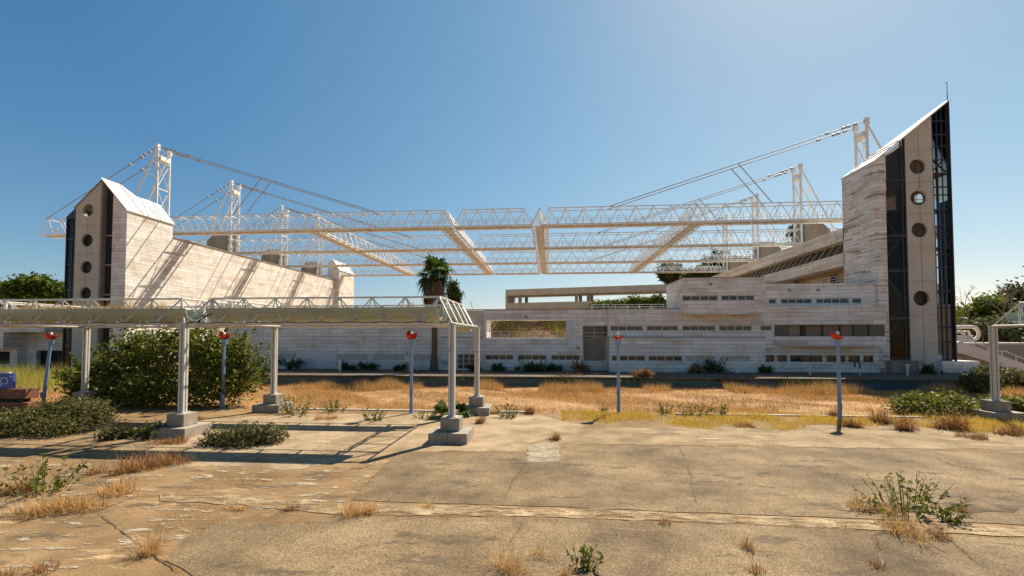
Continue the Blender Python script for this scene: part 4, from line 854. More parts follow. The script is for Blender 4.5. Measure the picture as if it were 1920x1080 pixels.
# ================================================================== STREET LAMPS
def lamp(base, top, label, jag, seed):
    root = thing('street_lamp', label, 'street lamp', base, 'blue lamp posts along the field edge'); random.seed(seed)
    b = Vector(base); t = Vector(top)
    p = MB(); p.tube(b, b + (t - b) * .93, .095, 10, .075); p.tube(b + (t - b) * .93, t, .13, 10, .16); p.tube(b + Vector((0, 0, 0)), b + Vector((0, 0, .06)), .18, 10)
    for z in (1.05, 2.6): q = b + (t - b) * (z / (t - b).length); p.tube(q, q + Vector((0, 0, .05)), .105, 10)
    p.box(b.x - .045, b.x + .045, b.y - .125, b.y - .07, .55, .85); p.box(b.x - .2, b.x + .2, b.y - .2, b.y + .2, b.z, b.z + .025)
    p.build('pole', M['blue'], root, smooth=False)
    g = MB(); r = .29; c = t + Vector((0, 0, r * .86)); n = 16; m = 9
    for j in range(m):
        for i in range(n):
            hi = jag[i % len(jag)]
            a0 = -math.pi / 2 + (math.pi / 2 + hi) * j / m; a1 = -math.pi / 2 + (math.pi / 2 + hi) * (j + 1) / m; hi2 = jag[(i + 1) % len(jag)]
            e0 = -math.pi / 2 + (math.pi / 2 + hi2) * j / m; e1 = -math.pi / 2 + (math.pi / 2 + hi2) * (j + 1) / m
            P = lambda th, ph: c + Vector((math.cos(ph) * math.cos(th), math.cos(ph) * math.sin(th), math.sin(ph))) * r
            th0 = 2 * math.pi * i / n; th1 = 2 * math.pi * (i + 1) / n
            g.face([P(th0, a0), P(th1, e0), P(th1, e1), P(th0, a1)])
    g.build('broken_globe', M['globe'], root, smooth=True)
    bu = MB(); bu.tube(c - Vector((0, 0, .22)), c - Vector((0, 0, .02)), .035, 8, .045); bu.tube(c - Vector((0, 0, .02)), c + Vector((0, 0, .13)), .075, 10, .05); bu.build('bulb', M['bulb'], root, smooth=True)
jg = lambda *a: list(a)
zt = 3.88
lamp((-28.94, 23.93, -.05), (-28.55, 23.93, zt), 'leaning blue lamp post behind the wooden beam stack, open red broken globe', jg(.3, .1, -.1, -.3, -.4, -.3, -.1, .2, .3, .0, -.4, -.3), 1)
lamp((-18.37, 24.4, -.05), (-18.37, 24.4, zt), 'blue lamp post in front of the big shrub, globe broken into two red horns', jg(.5, .6, .1, -.4, -.5, -.3, .3, .6, .5, .1, -.6, -.5, -.4, -.6, -.2, .2), 2)
lamp((-7.24, 23.51, -.05), (-7.24, 23.51, zt), 'blue lamp post near the palm with one tall orange shard on its globe', jg(.5, .4, .2, .1, .1, .3, .7, 1.15, 1.0, .4, .1, .0, .0, .1, .2, .4), 3)
lamp((3.61, 24.4, -.05), (3.61, 24.4, zt), 'blue lamp post right of the roller shutter with only a shallow red bowl left', jg(.05, -.1, -.3, -.4, -.4, -.3, -.1, .1, .1, -.2, -.4, -.5, -.5, -.4, -.3, -.1), 4)
lamp((13.75, 22.96, -.05), (13.73, 22.96, zt), 'blue lamp post before the ribbon window, half its red globe missing', jg(-.5, -.4, -.6, -.5, -.2, .2, .3, .4, .3, .3, .2, .0, -.5, -.8, -.8, -.7), 5)
ml_ = thing('street_lamp', 'dark curved street lamp head poking in at the right edge', 'street lamp', (39.5, 42, 0))
m = MB(); m.path([(41.85, 42, 0), (41.85, 42, 9.3), (41.65, 42, 9.85), (41.25, 42, 10.02)], .09, 8); m.build('pole', M['blackframe'], ml_)
m = MB(); m.hexa([(40.30, 41.85, 9.98), (41.25, 41.8, 9.9), (41.25, 42.2, 9.9), (40.30, 42.15, 9.98), (40.30, 41.85, 10.06), (41.25, 41.8, 10.2), (41.25, 42.2, 10.2), (40.30, 42.15, 10.06)]); m.build('lamp_head', M['blackframe'], ml_)

# ================================================================== SMALL THINGS
bs = thing('beam_stack', 'stack of rusty reddish brown beams on a concrete block at the left edge', 'beam stack', (-28, 21, 0))
for (z0, z1, x1, yy) in ((.85, 1.35, -26.6, 21.3), (.12, .68, -26.35, 21.2)):
    MB().box(-32, x1, yy - .12, yy + .5, z0, z1).build('beam', M['rust'], bs, bevel=.02)
MB().box(-32, -27.0, 21.3, 21.75, .682, .848).box(-32, -27.0, 21.3, 21.75, -.08, .118).build('gap_shade_fill', M['dark'], bs)  # near-black boxes paint the shade in the gaps under and between beams
MB().box(-32, -26.2, 20.3, 20.95, -.05, .1).build('concrete_block', M['plinth'], bs, bevel=.02)
bo = thing('painted_board', 'blue board with white graffiti letters resting on the rusty beams', 'board', (-28, 21.5, 1.36))
MB().box(-32, -27.55, 21.36, 21.48, 1.355, 2.12).build('board', M['bluepanel'], bo)
MB().box(-32, -27.75, 21.34, 21.5, 2.122, 2.19).build('top_rail', M['whitepanel'], bo)
def gl_(pts): return [(-28.78 + x, 21.345, 1.36 + z) for x, z in pts]
g = MB()
g.path(gl_([(.17, .18), (.20, .6), (.38, .66), (.50, .55), (.44, .42), (.26, .36), (.47, .28), (.60, .12)]), .022, 5)                     # R
g.path(gl_([(.75 + .2 * math.cos(t), .38 + .17 * math.sin(t)) for t in [2 * math.pi * i / 14 for i in range(15)]]), .022, 5)             # O
g.path(gl_([(1.07, .64), (1.1, .54)]), .02, 5); g.path(gl_([(1.17, .66), (1.2, .57)]), .02, 5)                                            # quotation mark
g.build('graffiti', M['graffiti'], bo)
# goal-like frame, posts and pipes on the terrace
gf = MB(); T0 = TER
for px in (782, 815): x = xa(px, 46.2); gf.tube((x, 46.2, T0), (x, 46.2, 2.0), .05)
gf.tube((xa(782, 46.2), 46.2, 2.0), (xa(767, 46.2), 46.2, 2.0), .04); gf.tube((xa(767, 46.2), 46.2, T0), (xa(767, 46.2), 46.2, 2.0), .05)
tag(gf.build('post_frame', M['whitepanel'], None, (-13.5, 46.2, T0)), 'thin white post frame standing by the palm trunk', 'frame')
def small(name, label, cat, mb, m, o): return tag(mb.build(name, M[m], None, o), label, cat)
x = xa(1611, 45); mb = MB(); mb.path([(x, 45, T0), (x, 45, 1.1)], .05, 6)
o = small('vent_pipe', 'hooked black topped vent pipe on the terrace under the ribbon window', 'pipe', mb, 'whitepanel', (x, 45, T0))
mb = MB(); mb.path([(x, 45, 1.1), (x, 45, 1.5)] + [(x - .22 + .22 * math.cos(t), 45, 1.5 + .22 * math.sin(t)) for t in [math.pi * i / 8 for i in range(1, 9)]] + [(x - .44, 45, 1.2)], .07, 7); mb.build('hook', M['blackframe'], o)
for px, l, h in ((1517, 'short white bollard on the terrace before the dark strip windows', .85), (1700, 'short pale bollard beside the planter wall of the right tower', .9), (638, 'thin white stake on the terrace right of the white gate panel', 1.0)):
    x = xa(px, 44.5); mb = MB(); mb.tube((x, 44.5, T0), (x, 44.5, T0 + h), .09, 8); mb.box(x - .14, x + .14, 44.36, 44.64, T0 + h, T0 + h + .16); small('bollard', l, 'bollard', mb, 'whitepanel', (x, 44.5, T0))
x = xa(1759, 46); sp = thing('sign_post', 'thin post with a round sign seen from behind, before the right tower', 'sign', (x, 46, T0))
MB().tube((x, 46, T0), (x, 46, 2.4), .04).build('pole', M['rail'], sp); mb = MB(); mb.tube((x, 45.94, 2.1), (x, 45.98, 2.1), .3, 18); mb.build('sign_disc', M['rail'], sp)
x = xa(763, 46); sp = thing('sign_post', 'narrow brown sign post with a white plate left of the palm', 'sign', (x, 46, T0))
MB().tube((x, 46, T0), (x, 46, 2.5), .06).build('pole', M['pylon'], sp); MB().box(x - .25, x + .3, 45.9, 45.93, 1.45, 2.05).build('sign_plate', M['whitepanel'], sp)
# stairs, wall and loop at the right
stt = thing('staircase', 'outdoor staircase with white sloping parapets right of the tall tower', 'staircase', (47, 55, 0))
mb = MB()
for i in range(14): z = 3.0 - i * .2; x = 42.6 + i * .62; mb.box(x, x + .64, 54.3, 57.6, -.3, z)
mb.build('steps', M['plinth'], stt)
for y in (54.0, 57.65):
    mb = MB(); mb.extrude([(44.0, y, 3.0), (45.0, y, 3.55), (52.4, y, .75), (52.4, y, .2), (50.8, y, .3), (44.0, y, 2.6)], (0, .3, 0)); mb.build('parapet', M['roofpanel'], stt)
mb = MB(); mb.path([(45.2, 54.15, 4.0), (49.2, 54.15, 2.5), (49.8, 54.15, 2.45), (52.2, 54.15, 1.35), (52.3, 54.15, .7)], .035, 6)
for t in (45.2, 46.6, 48.0, 49.4, 50.8): mb.tube((t, 54.15, 3.4 - (t - 45.0) * .378), (t, 54.15, 4.0 - (t - 45.2) * .378), .025)
mb.build('handrail', M['roofpanel'], stt)
rwl = MB(); rwl.box(47.5, 90, 62, 62.6, -.3, 3.1); o = tag(rwl.build('retaining_wall', M['trackwall'], None, (60, 62, 0)), 'long grey retaining wall with a sunlit pale top behind the staircase', 'wall')
MB().box(47.5, 90, 61.9, 66, 3.102, 3.3).build('coping', M['roofpanel'], o)
v = at(1810, 626, 63); lp = MB(); cx, cz, hw, r = v.x, v.z + .05, .75, .85
pts = [(cx + hw * s + r * math.cos(t), 63, cz + r * math.sin(t)) for s, a0 in ((1, -90), (-1, 90)) for t in [R(a0 + 180 * i / 10) for i in range(11)]]; pts.append(pts[0])
lp.path(pts, .22, 9); lp.path([(cx - 1.3, 63, cz + .2), (cx - .5, 63, cz + .25), (cx - .1, 63, cz - .15)], .16, 8); lp.path([(cx + .15 + .38 * math.cos(t), 63, cz + .3 * math.sin(t)) for t in [R(-60 + 30 * i) for i in range(9)]], .13, 8); lp.box(cx - 1.75, cx + 1.0, 63.1, 63.3, cz - .66, cz - .2)
o = tag(lp.build('loop_sculpture', M['roofpanel'], None, (cx, 63, 3.3), smooth=True), 'cream rounded loop sculpture standing above the retaining wall', 'sculpture')
mb = MB(); mb.tube((cx + 1.75, 62.8, 4.9), (cx + 1.95, 62.8, 3.3), .06); mb.build('support', M['blackframe'], o)
# ================================================================== VEGETATION
def stems_mesh(mb, base, tips, r):
    base = Vector(base)
    for t in tips:
        t = Vector(t); mid = base.lerp(t, .5) + Vector((random.gauss(0, .1), random.gauss(0, .1), random.uniform(0, .25))) * (t - base).length * .3
        mb.path([base, mid, t], r, 5, r * .3)
def shrub(name, label, cat, loc, blobs, n, leaf, m, spread=.2, clump=14, group=None, floor=None, shoots=(), stem_m='bark', shell=.5, elong=1.8):
    root = thing(name, label, cat, loc, group); fl = loc[2] + .03 if floor is None else floor
    C = blob_points(blobs, n, clump, spread, shell, fl); tips = [tuple(b[:3]) for b in blobs]
    mb = MB(); stems_mesh(mb, loc, tips, .022)
    for (a, b) in shoots:                       # leafy shoots standing out of the outline
        a = np.array(a); b = np.array(b); L = np.linalg.norm(b - a); k = int(L / .045); t = rng.random(k)[:, None]
        C = np.concatenate([C, a + (b - a) * t + rng.normal(size=(k, 3)) * .10 * (1.15 - t)]); mb.path([tuple(a), tuple(b)], .02, 5, .006)
    mb.build('stems', M[stem_m], root)
    np_mesh('foliage', leaf_quads(C, leaf, .25, elong), 4, M[m], root); return root
def tree(name, label, base, h, blobs, n, leaf, m, trunk_r=.25, clump=22, spread=.5, bark='bark', group=None, shell=.55):
    root = thing(name, label, 'tree', base, group); b = Vector(base)
    mb = MB(); c = Vector(np.mean([q[:3] for q in blobs], 0)); fork = b.lerp(Vector((c.x, c.y, b.z + (c.z - b.z) * .55)), 1)
    mb.path([b, b.lerp(fork, .5) + Vector((random.gauss(0, .15), random.gauss(0, .15), 0)), fork], trunk_r, 8, trunk_r * .6)
    for q in blobs:
        t = Vector(q[:3]); mb.path([fork, fork.lerp(t, .5) + Vector((random.gauss(0, .2), random.gauss(0, .2), .2)), t], trunk_r * .45, 6, trunk_r * .1)
    mb.build('trunk', M[bark], root)
    np_mesh('crown', leaf_quads(blob_points(blobs, n, clump, spread, shell), leaf, .1), 4, M[m], root); return root
def lumps(cx, cy, cz, rx, ry, rz, k, s=.45):
    return [(cx + rx * (1 - s) * u[0] * random.uniform(.5, 1.1), cy + ry * (1 - s) * u[1], cz + rz * (1 - s) * u[2] * random.uniform(.5, 1.1), rx * s * random.uniform(.7, 1.2), ry * s * random.uniform(.7, 1.2), rz * s * random.uniform(.7, 1.25)) for u in unit(k)]
random.seed(21)
# the big shrub behind the pergola
def P(px, py, Y): v = at(px, py, Y); return (v.x, v.y, v.z)
bl = []
for px, py, Y, rx, rz in ((185, 715, 26, 1.5, 1.1), (170, 735, 25.5, 1.4, .8), (235, 690, 26.5, 1.9, 1.5), (300, 670, 26.5, 2.2, 1.8), (370, 665, 26, 2.0, 1.9), (420, 690, 25.8, 1.7, 1.5), (300, 730, 25, 2.5, 1.2), (390, 730, 25, 1.9, 1.1), (440, 720, 25.2, 1.2, 1.0), (260, 650, 27, 1.5, 1.0), (350, 635, 26.6, 1.4, .8), (220, 740, 25, 1.9, .8), (440, 660, 26.2, .9, 1.0), (470, 690, 26, .7, .9), (140, 715, 26, .7, .7)):
    v = at(px, py, Y); bl.append((v.x, v.y, v.z, rx, rx * .8, rz))
sh = [(P(a, b, 26), P(c, d, 26)) for a, b, c, d in ((220, 645, 205, 610), (300, 630, 295, 592), (255, 640, 232, 612), (340, 620, 352, 590), (390, 630, 412, 604), (415, 640, 432, 606), (440, 650, 445, 612), (455, 660, 462, 622), (470, 665, 476, 618), (480, 690, 492, 640), (490, 705, 515, 668), (200, 670, 165, 652), (190, 690, 150, 662), (170, 715, 122, 708), (480, 720, 520, 700), (280, 630, 262, 600), (460, 700, 505, 660), (365, 625, 378, 595), (320, 625, 325, 596), (425, 650, 452, 640))]
extra = []
for i in range(90):                          # thin leafy shoots all round the outline
    q = random.choice(bl); d = Vector((random.gauss(0, 1), random.gauss(-.3, .8), abs(random.gauss(.5, .6)))).normalized(); c = Vector(q[:3]); s = c + Vector((d.x * q[3], d.y * q[4], d.z * q[5])) * .75
    extra.append((tuple(s), tuple(s + (d + Vector((0, 0, random.uniform(-.2, .5)))) * random.uniform(.45, 1.15))))
split = at(345, 690, 26).x; bL = [q for q in bl if q[0] < split]; bR = [q for q in bl if q[0] >= split]; al = sh + extra
shrub('shrub', 'big dark green shrub spreading behind the left pergola posts, taller than a person', 'shrub', (-24.5, 25.6, -.1), bL, 13500, .125, 'leaf_bush', .27, 9, shoots=[s for s in al if s[0][0] < split], shell=.35)
more = []
for i in range(34): px = random.uniform(350, 500); top = 612 + abs(px - 400) * .28 + random.uniform(0, 40); more.append((P(px + random.uniform(-10, 10), min(735, top + 60), 25.8), P(px + random.uniform(-14, 22), top, 25.8 + random.uniform(-.8, .8))))
shrub('shrub', 'lighter yellow green shrub with tall loose shoots round the second lamp post', 'shrub', (-18.6, 25.6, -.1), bR, 6800, .12, 'leaf_bush_light', .30, 8, shoots=[s for s in al if s[0][0] >= split] + more, shell=.3)
bl = []
for px, py, rx, rz, Y in ((40, 815, 1.1, .55, 17.2), (90, 795, 1.2, .85, 18), (140, 780, 1.2, .9, 18.8), (170, 775, .7, .6, 18.6), (180, 795, .8, .5, 18.4), (20, 800, .9, .6, 17.6), (110, 815, 1.0, .45, 17.2), (60, 790, .9, .6, 18.4)):
    v = at(px, py, Y); bl.append((v.x, v.y, max(v.z, .3), rx, .9, rz))
sh = [(P(a, b, 18), P(c, d, 18)) for a, b, c, d in ((150, 775, 178, 752), (190, 790, 206, 765), (100, 785, 95, 760), (60, 785, 40, 770), (130, 775, 128, 752), (160, 778, 190, 770))]
shrub('shrub', 'low sprawling shrub with pale flecks at the left edge in front of the beams', 'shrub', (-17.2, 17.8, 0), bl, 22000, .062, 'leaf_low', .13, 14, shoots=sh)
bl = []
for px, py, rx, rz, Y in ((430, 826, .7, .36, 16.3), (470, 818, .9, .42, 16.5), (505, 815, .7, .35, 16.6), (400, 828, .5, .28, 16.2), (450, 835, .8, .25, 16)):
    v = at(px, py, Y); bl.append((v.x, v.y, max(.12, v.z), rx, .7, rz))
sh = [(P(a, b, 16.4), P(c, d, 16.4)) for a, b, c, d in ((430, 820, 412, 792), (440, 815, 420, 800), (490, 810, 515, 792), (500, 812, 532, 805), (465, 812, 450, 794), (510, 815, 540, 815))]
sh2 = sh + [(P(a, 832, 16.3), P(a + random.uniform(-35, 45), 805 + random.uniform(-10, 22), 16.3 + random.uniform(-.5, .5))) for a in [395 + i * 4.2 for i in range(30)]]
shrub('shrub', 'small spreading shrub on the pavement right of the front pergola plinth', 'shrub', (-11.8, 16.3, 0), bl, 6500, .058, 'leaf_low', .12, 9, shoots=sh2, shell=.3)
bl = []
for px, py, rx, rz, Y in ((235, 822, .8, .22, 17), (275, 818, .7, .22, 17.2), (210, 828, .5, .15, 16.7), (300, 806, .4, .25, 17.2)):
    v = at(px, py, Y); bl.append((v.x, v.y, max(.1, v.z), rx, .5, rz))
shrub('shrub', 'flat creeping shrub between the left shrub and the front pergola plinth', 'shrub', (-16.6, 17, 0), bl, 3000, .075, 'leaf_low', .1, 12)

# leafy weeds, dry tufts
def weed(px, py, w, h, label, m='weed_green', n=None, leaf=.05):
    b = on(px, py); Zc = b.length; W = w / F * Zc / 2; Hh = h / F * Zc
    root = thing('weed', label, 'weed', (b.x, b.y, b.z), 'green weeds on the pavement'); n = n or int(10 + 16 * W); mb = MB(); C = []
    for i in range(n):
        a = random.uniform(0, 6.28); rr = W * random.random() ** .6; s = b + Vector((math.cos(a) * rr * .5, math.sin(a) * rr * .4, 0)); t = b + Vector((math.cos(a) * rr * 1.05, math.sin(a) * rr * .8, Hh * random.uniform(.5, 1.1) * (1 - .45 * rr / max(W, .01))))
        mb.path([s, s.lerp(t, .5) + Vector((0, 0, .06)), t], .008, 4, .003); k = max(5, int((t - s).length / .05))
        u = rng.random(k)[:, None]; C.append(np.array(s) + (np.array(t) - np.array(s)) * u + rng.normal(size=(k, 3)) * .035 + np.array([0, 0, .05]) * (u * (1 - u)))
    mb.build('stems', M['weed_green'], root); np_mesh('leaves', leaf_quads(np.concatenate(C), leaf, .2, 2.4), 4, M[m], root)
WE = [(552, 777, 92, 42, 'bushy green weed leaning on the rear pergola plinth'), (627, 772, 62, 30, 'thin feathery green weed in the dry grass left of centre'), (700, 788, 66, 28, 'low star shaped green weed on the pale concrete'),
      (796, 786, 44, 18, 'flat green weed just left of the small fan palms'), (952, 783, 62, 42, 'rounded green weed right of the rear corner plinth'), (80, 922, 120, 48, 'straggly green weed among dry grass on the left pavement'),
      (1245, 776, 40, 22, 'small spiky green weed at the field edge left of the long green clump'), (1305, 778, 75, 32, 'long green weed clump at the kerb between two lamp posts'), (1352, 778, 30, 26, 'small green weed at the right end of the long clump'),
      (1090, 1068, 80, 52, 'leafy green weed growing from the nearest pavement crack'), (1700, 962, 150, 66, 'tall leafy green weed rising from dry grass at the pothole'), (1775, 975, 60, 26, 'green weed shoots creeping right of the pothole clump'), (1133, 772, 22, 12, 'tiny grey green weed in the straw near the middle lamp post')]
for wv in WE: weed(*wv)
def bigweeds():
    for px, py, w, Y, hh, l in ((1760, 775, 150, 25.5, 1.15, 'tangled green weed bank left of the right pergola plinth'), (1905, 770, 60, 26, 1.0, 'green weed bank behind the right pergola plinth'), (1835, 720, 60, 36, 1.6, 'leafy green bush hiding the foot of the staircase'), (1905, 715, 70, 40, 1.6, 'dark green bush at the right edge below the retaining wall'), (1850, 690, 50, 42, 1.9, 'pale flecked bush beside the staircase parapet')):
        v = at(px, 700, Y); W = w / F * Y / 2
        b = [(v.x + W * random.uniform(-.8, .8), Y + random.uniform(-.8, .8), -.1 + hh * random.uniform(.2, .6), W * .45, .8, hh * .42) for i in range(7)]
        shrub('bush', l, 'bush', (v.x, Y, -.15), b, 5200, .09, 'weed_green' if Y < 30 else 'leaf_low', .14, 12)
bigweeds()
def tuft(px, py, w, h, label, m='straw', n=None, name='dry_tuft', rad=.5):
    b = on(px, py); Zc = b.length; W = w / F * Zc / 2; Hh = h / F * Zc; n = n or int(50 + 440 * W); k = max(2, int(2 + 5 * W)); cs = rng.normal(size=(k, 2)) * W * rad * .55
    pick = rng.integers(0, k, n); az = rng.uniform(0, 2 * np.pi, n); r = .10 + .12 * W; r = r * rng.random(n) ** .7
    base = np.stack([b.x + cs[pick, 0] + np.cos(az) * r, b.y + cs[pick, 1] * .7 + np.sin(az) * r, np.zeros(n)], 1); az2 = az + rng.normal(0, .8, n); hs = rng.uniform(.35, 1.0, k)[pick]
    hgt = np.clip(rng.lognormal(-.42, .5, n), .15, 1.25) * hs * Hh
    o = np_mesh(name, bent_blades(base, hgt, np.full(n, max(.005, .0008 * Zc)), az2, rng.uniform(.0, 1.15, n), rng.uniform(0, 1.0, n)), 4, M[m], None, (b.x, b.y, 0))
    return tag(o, label, 'grass tuft', 'dry tufts on the pavement')
TU = [(990, 776, 36, 32, 'brown dead tuft at the field edge right of the corner plinth', 'rusty_straw'), (905, 794, 38, 28, 'brown tuft against the rear corner plinth', 'rusty_straw'), (1665, 793, 56, 36, 'rusty brown tuft right of the last lamp post', 'rusty_straw'), (1602, 800, 46, 20, 'low brown tuft at the foot of the last lamp post', 'rusty_straw'),
      (1700, 807, 42, 24, 'brown tuft in front of the rusty one, right side', 'rusty_straw'), (1795, 806, 66, 38, 'wide rusty tuft left of the right pergola plinth', 'rusty_straw'), (1556, 781, 36, 20, 'reddish tuft on the kerb left of the last lamp post', 'rusty_straw'), (665, 964, 70, 60, 'tall golden tuft at the corner where the asphalt begins', 'straw'),
      (690, 962, 60, 26, 'low golden tuft trailing right of the asphalt corner', 'straw'), (272, 1042, 62, 46, 'golden brown tuft in the junction of two pavement cracks', 'straw'), (962, 1072, 120, 92, 'large pale straw tuft at the bottom edge of the photo', 'straw'), (1010, 1040, 60, 30, 'small straw tuft right of the large bottom one', 'straw'),
      (1075, 1076, 60, 26, 'straw tuft under the leafy weed at the bottom edge', 'straw'), (1690, 1000, 130, 46, 'wide golden tuft below the tall green weed', 'straw'), (1640, 960, 70, 36, 'golden tuft on the left rim of the pothole clump', 'straw'), (1760, 1008, 60, 22, 'thin tuft trailing along the right crack', 'rusty_straw'), (1245, 982, 14, 32, 'single thin dry stalk on the pale strip', 'rusty_straw'),
      (1412, 1072, 46, 24, 'brown tuft in the bottom crack right of centre', 'rusty_straw'), (1400, 1030, 20, 26, 'thin dry sprig along the bottom crack', 'rusty_straw'), (1040, 824, 26, 22, 'brown tuft on the corner of the pale patch', 'rusty_straw'), (365, 788, 60, 12, 'flat straw tuft on the pale apron beside the plinth', 'straw'),
      (330, 830, 90, 16, 'dry grass gathered round the front pergola slab', 'rusty_straw'), (610, 786, 40, 14, 'small straw tuft on the apron left of the star weed', 'straw'), (800, 950, 40, 14, 'small straw tuft on the left end of the pale strip', 'straw'), (548, 955, 40, 18, 'small dry tuft left of the asphalt corner', 'rusty_straw'),
      (150, 950, 150, 34, 'wide dry tuft on the left pavement', 'straw'), (70, 965, 100, 26, 'straw tuft near the lower left edge', 'straw'), (210, 925, 120, 24, 'straw tuft right of the green weed on the left', 'straw'), (300, 870, 150, 28, 'dry grass strip along the pergola shadow', 'rusty_straw'), (240, 885, 100, 24, 'dry tuft at the left end of the pergola shadow', 'rusty_straw'),
      (20, 925, 90, 22, 'brown tuft at the left edge of the pavement', 'rusty_straw'), (1830, 822, 60, 12, 'flat brown tuft near the right pergola plinth', 'rusty_straw'), (1905, 815, 50, 20, 'brown tuft at the right edge by the footing slab', 'rusty_straw'), (1390, 800, 70, 10, 'flat brown tuft at the end of the yellow grass', 'rusty_straw'), (1645, 1065, 20, 16, 'tiny dry sprig in the right bottom crack', 'rusty_straw'),
      (1800, 960, 30, 22, 'dry sprig right of the pothole', 'rusty_straw'), (440, 955, 40, 12, 'tiny straw tuft on the left pale strip', 'straw'), (60, 1075, 90, 30, 'thin dry stalks at the bottom left corner', 'rusty_straw'), (925, 775, 40, 18, 'straw tuft right behind the corner plinth', 'straw')]
for tv in TU: tuft(*tv)
# small fan palms
def fan_palm(name, label, b, h, r, n, trunk_h=.0, m='palm_leaf', dead=0):
    root = thing(name, label, 'palm', b); V = []; D = []; bv = np.array(b)
    for i in range(n + dead):
        az = random.uniform(0, 6.28); isd = i >= n
        q_ = random.random(); el = -1.5 + .75 * q_ ** 2 if isd else -.9 + 2.3 * (i + .5) / n
        c0 = bv + np.array([0, 0, trunk_h]); ln = r * random.uniform(.7, 1.05) * (.6 if isd else 1)
        if isd: c0 = c0 + np.array([math.cos(az) * .5, math.sin(az) * .5, -h * random.random() ** 1.3 * .72])
        d = np.array([math.cos(az) * math.cos(el), math.sin(az) * math.cos(el), math.sin(el)]); stem = c0 + d * ln * .5
        k = 15; side = np.cross(d, [0, 0, 1.0]); side /= np.linalg.norm(side) + 1e-6; up = np.cross(side, d)
        L = (D if isd else V)
        w0 = .02 * r + .01
        L.append(np.array([c0 - side * w0, c0 + side * w0, stem + side * w0, stem - side * w0]))
        for j in range(k):
            a = (j / (k - 1) - .5) * (1.2 if isd else 3.6); q = d * math.cos(a) + side * math.sin(a); q2 = q + np.array([0, 0, -.55 if isd else -.28]) ; l2 = ln * (.6 if isd else .72) * (1 - .25 * abs(a) / 1.8) * random.uniform(.8, 1.15)
            mid = stem + q * l2 * .6 + up * .06 * r; tip = stem + q2 * l2; wv = np.cross(q, up); wv = wv / (np.linalg.norm(wv) + 1e-6) * l2 * (.05 if isd else .075)
            L.append(np.array([stem, mid + wv, tip, mid - wv]))
    np_mesh('fronds', np.concatenate(V), 4, M[m], root)
    if D: np_mesh('dead_frond_skirt', np.concatenate(D), 4, M['dead_frond'], root)
    return root
for px, py, h, l in ((829, 783, .5, 'small fan palm just left of the front corner post'), (862, 780, .55, 'small fan palm between the two corner posts')):
    b = on(px, py); fan_palm('fan_palm', l, (b.x, b.y, 0), .4, .75, 22, .12)
T0 = TER
pal = fan_palm('palm_tree', 'tall fan palm with a thick skirt of dead brown fronds in front of the building', (-11.8, 46, T0), 3.0, 2.15, 46, 9.9, dead=240)
mb = MB(); random.seed(5)
for i in range(26): z0 = T0 + i * .4; r0 = .30 if i > 3 else .46 - .04 * i; mb.tube((-11.8 + .012 * i * .5, 46, z0), (-11.8 + .012 * i * .5, 46, z0 + .42), r0 * 1.0, 10, r0 * 1.1)
mb.build('trunk', M['palmbark'], pal)
for px, l, s in ((890, 'dark bush at the glass door foot', .6), (936, 'dark low palm bush at the building foot under the left strip window', .8), (985, 'dark fan palm bush at the building foot under the middle strip window', 1.0), (1010, 'dark rounded bush right of the fan palm bush at the building foot', .95), (1038, 'small dark bush under the right strip window of the opening bay', .75), (1090, 'reddish dry bush before the recessed entrance', 1.1), (690, 'dark bush at the foot of the blank wall right of the white panel', .9), (655, 'small dark bush beside the white gate panel', .9), (752, 'small dark bush left of the palm trunk', .7), (545, 'dark bush left of the white gate panel', 1.5), (1300, 'dry dark bush on the terrace under the closed shutters', .8), (1345, 'thin climbing weed on the wall between closed shutters', 1.2), (1432, 'dark weed at the wall corner under the dark strip windows', .7), (1745, 'dark weed at the foot of the right tower', .9), (1200, 'dark dry bush hanging over the channel edge', 1.0)):
    Y = 46.9 if px not in (1300, 1345, 1200) else (46.3 if px > 1250 else 40.6); x = xa(px, Y)
    b = [(x + random.uniform(-.8, .8) * s, Y + random.uniform(-.3, .3), T0 + s * random.uniform(.1, .75) * random.uniform(.5, 1.2), random.uniform(.2, .5) * s, .3 * s, random.uniform(.15, .4) * s) for i in range(6)]
    shs = [((x, Y, T0 + .1), (x + random.uniform(-1, 1) * s, Y, T0 + random.uniform(.5, 1.3) * s)) for i in range(7)]
    shrub('terrace_bush', l, 'bush', (x, Y, T0), b, 800, .10, 'rusty_straw' if px in (1090, 1300, 1200) else 'leaf_dark', .16, 8, 'bushes at the building foot', shoots=shs)
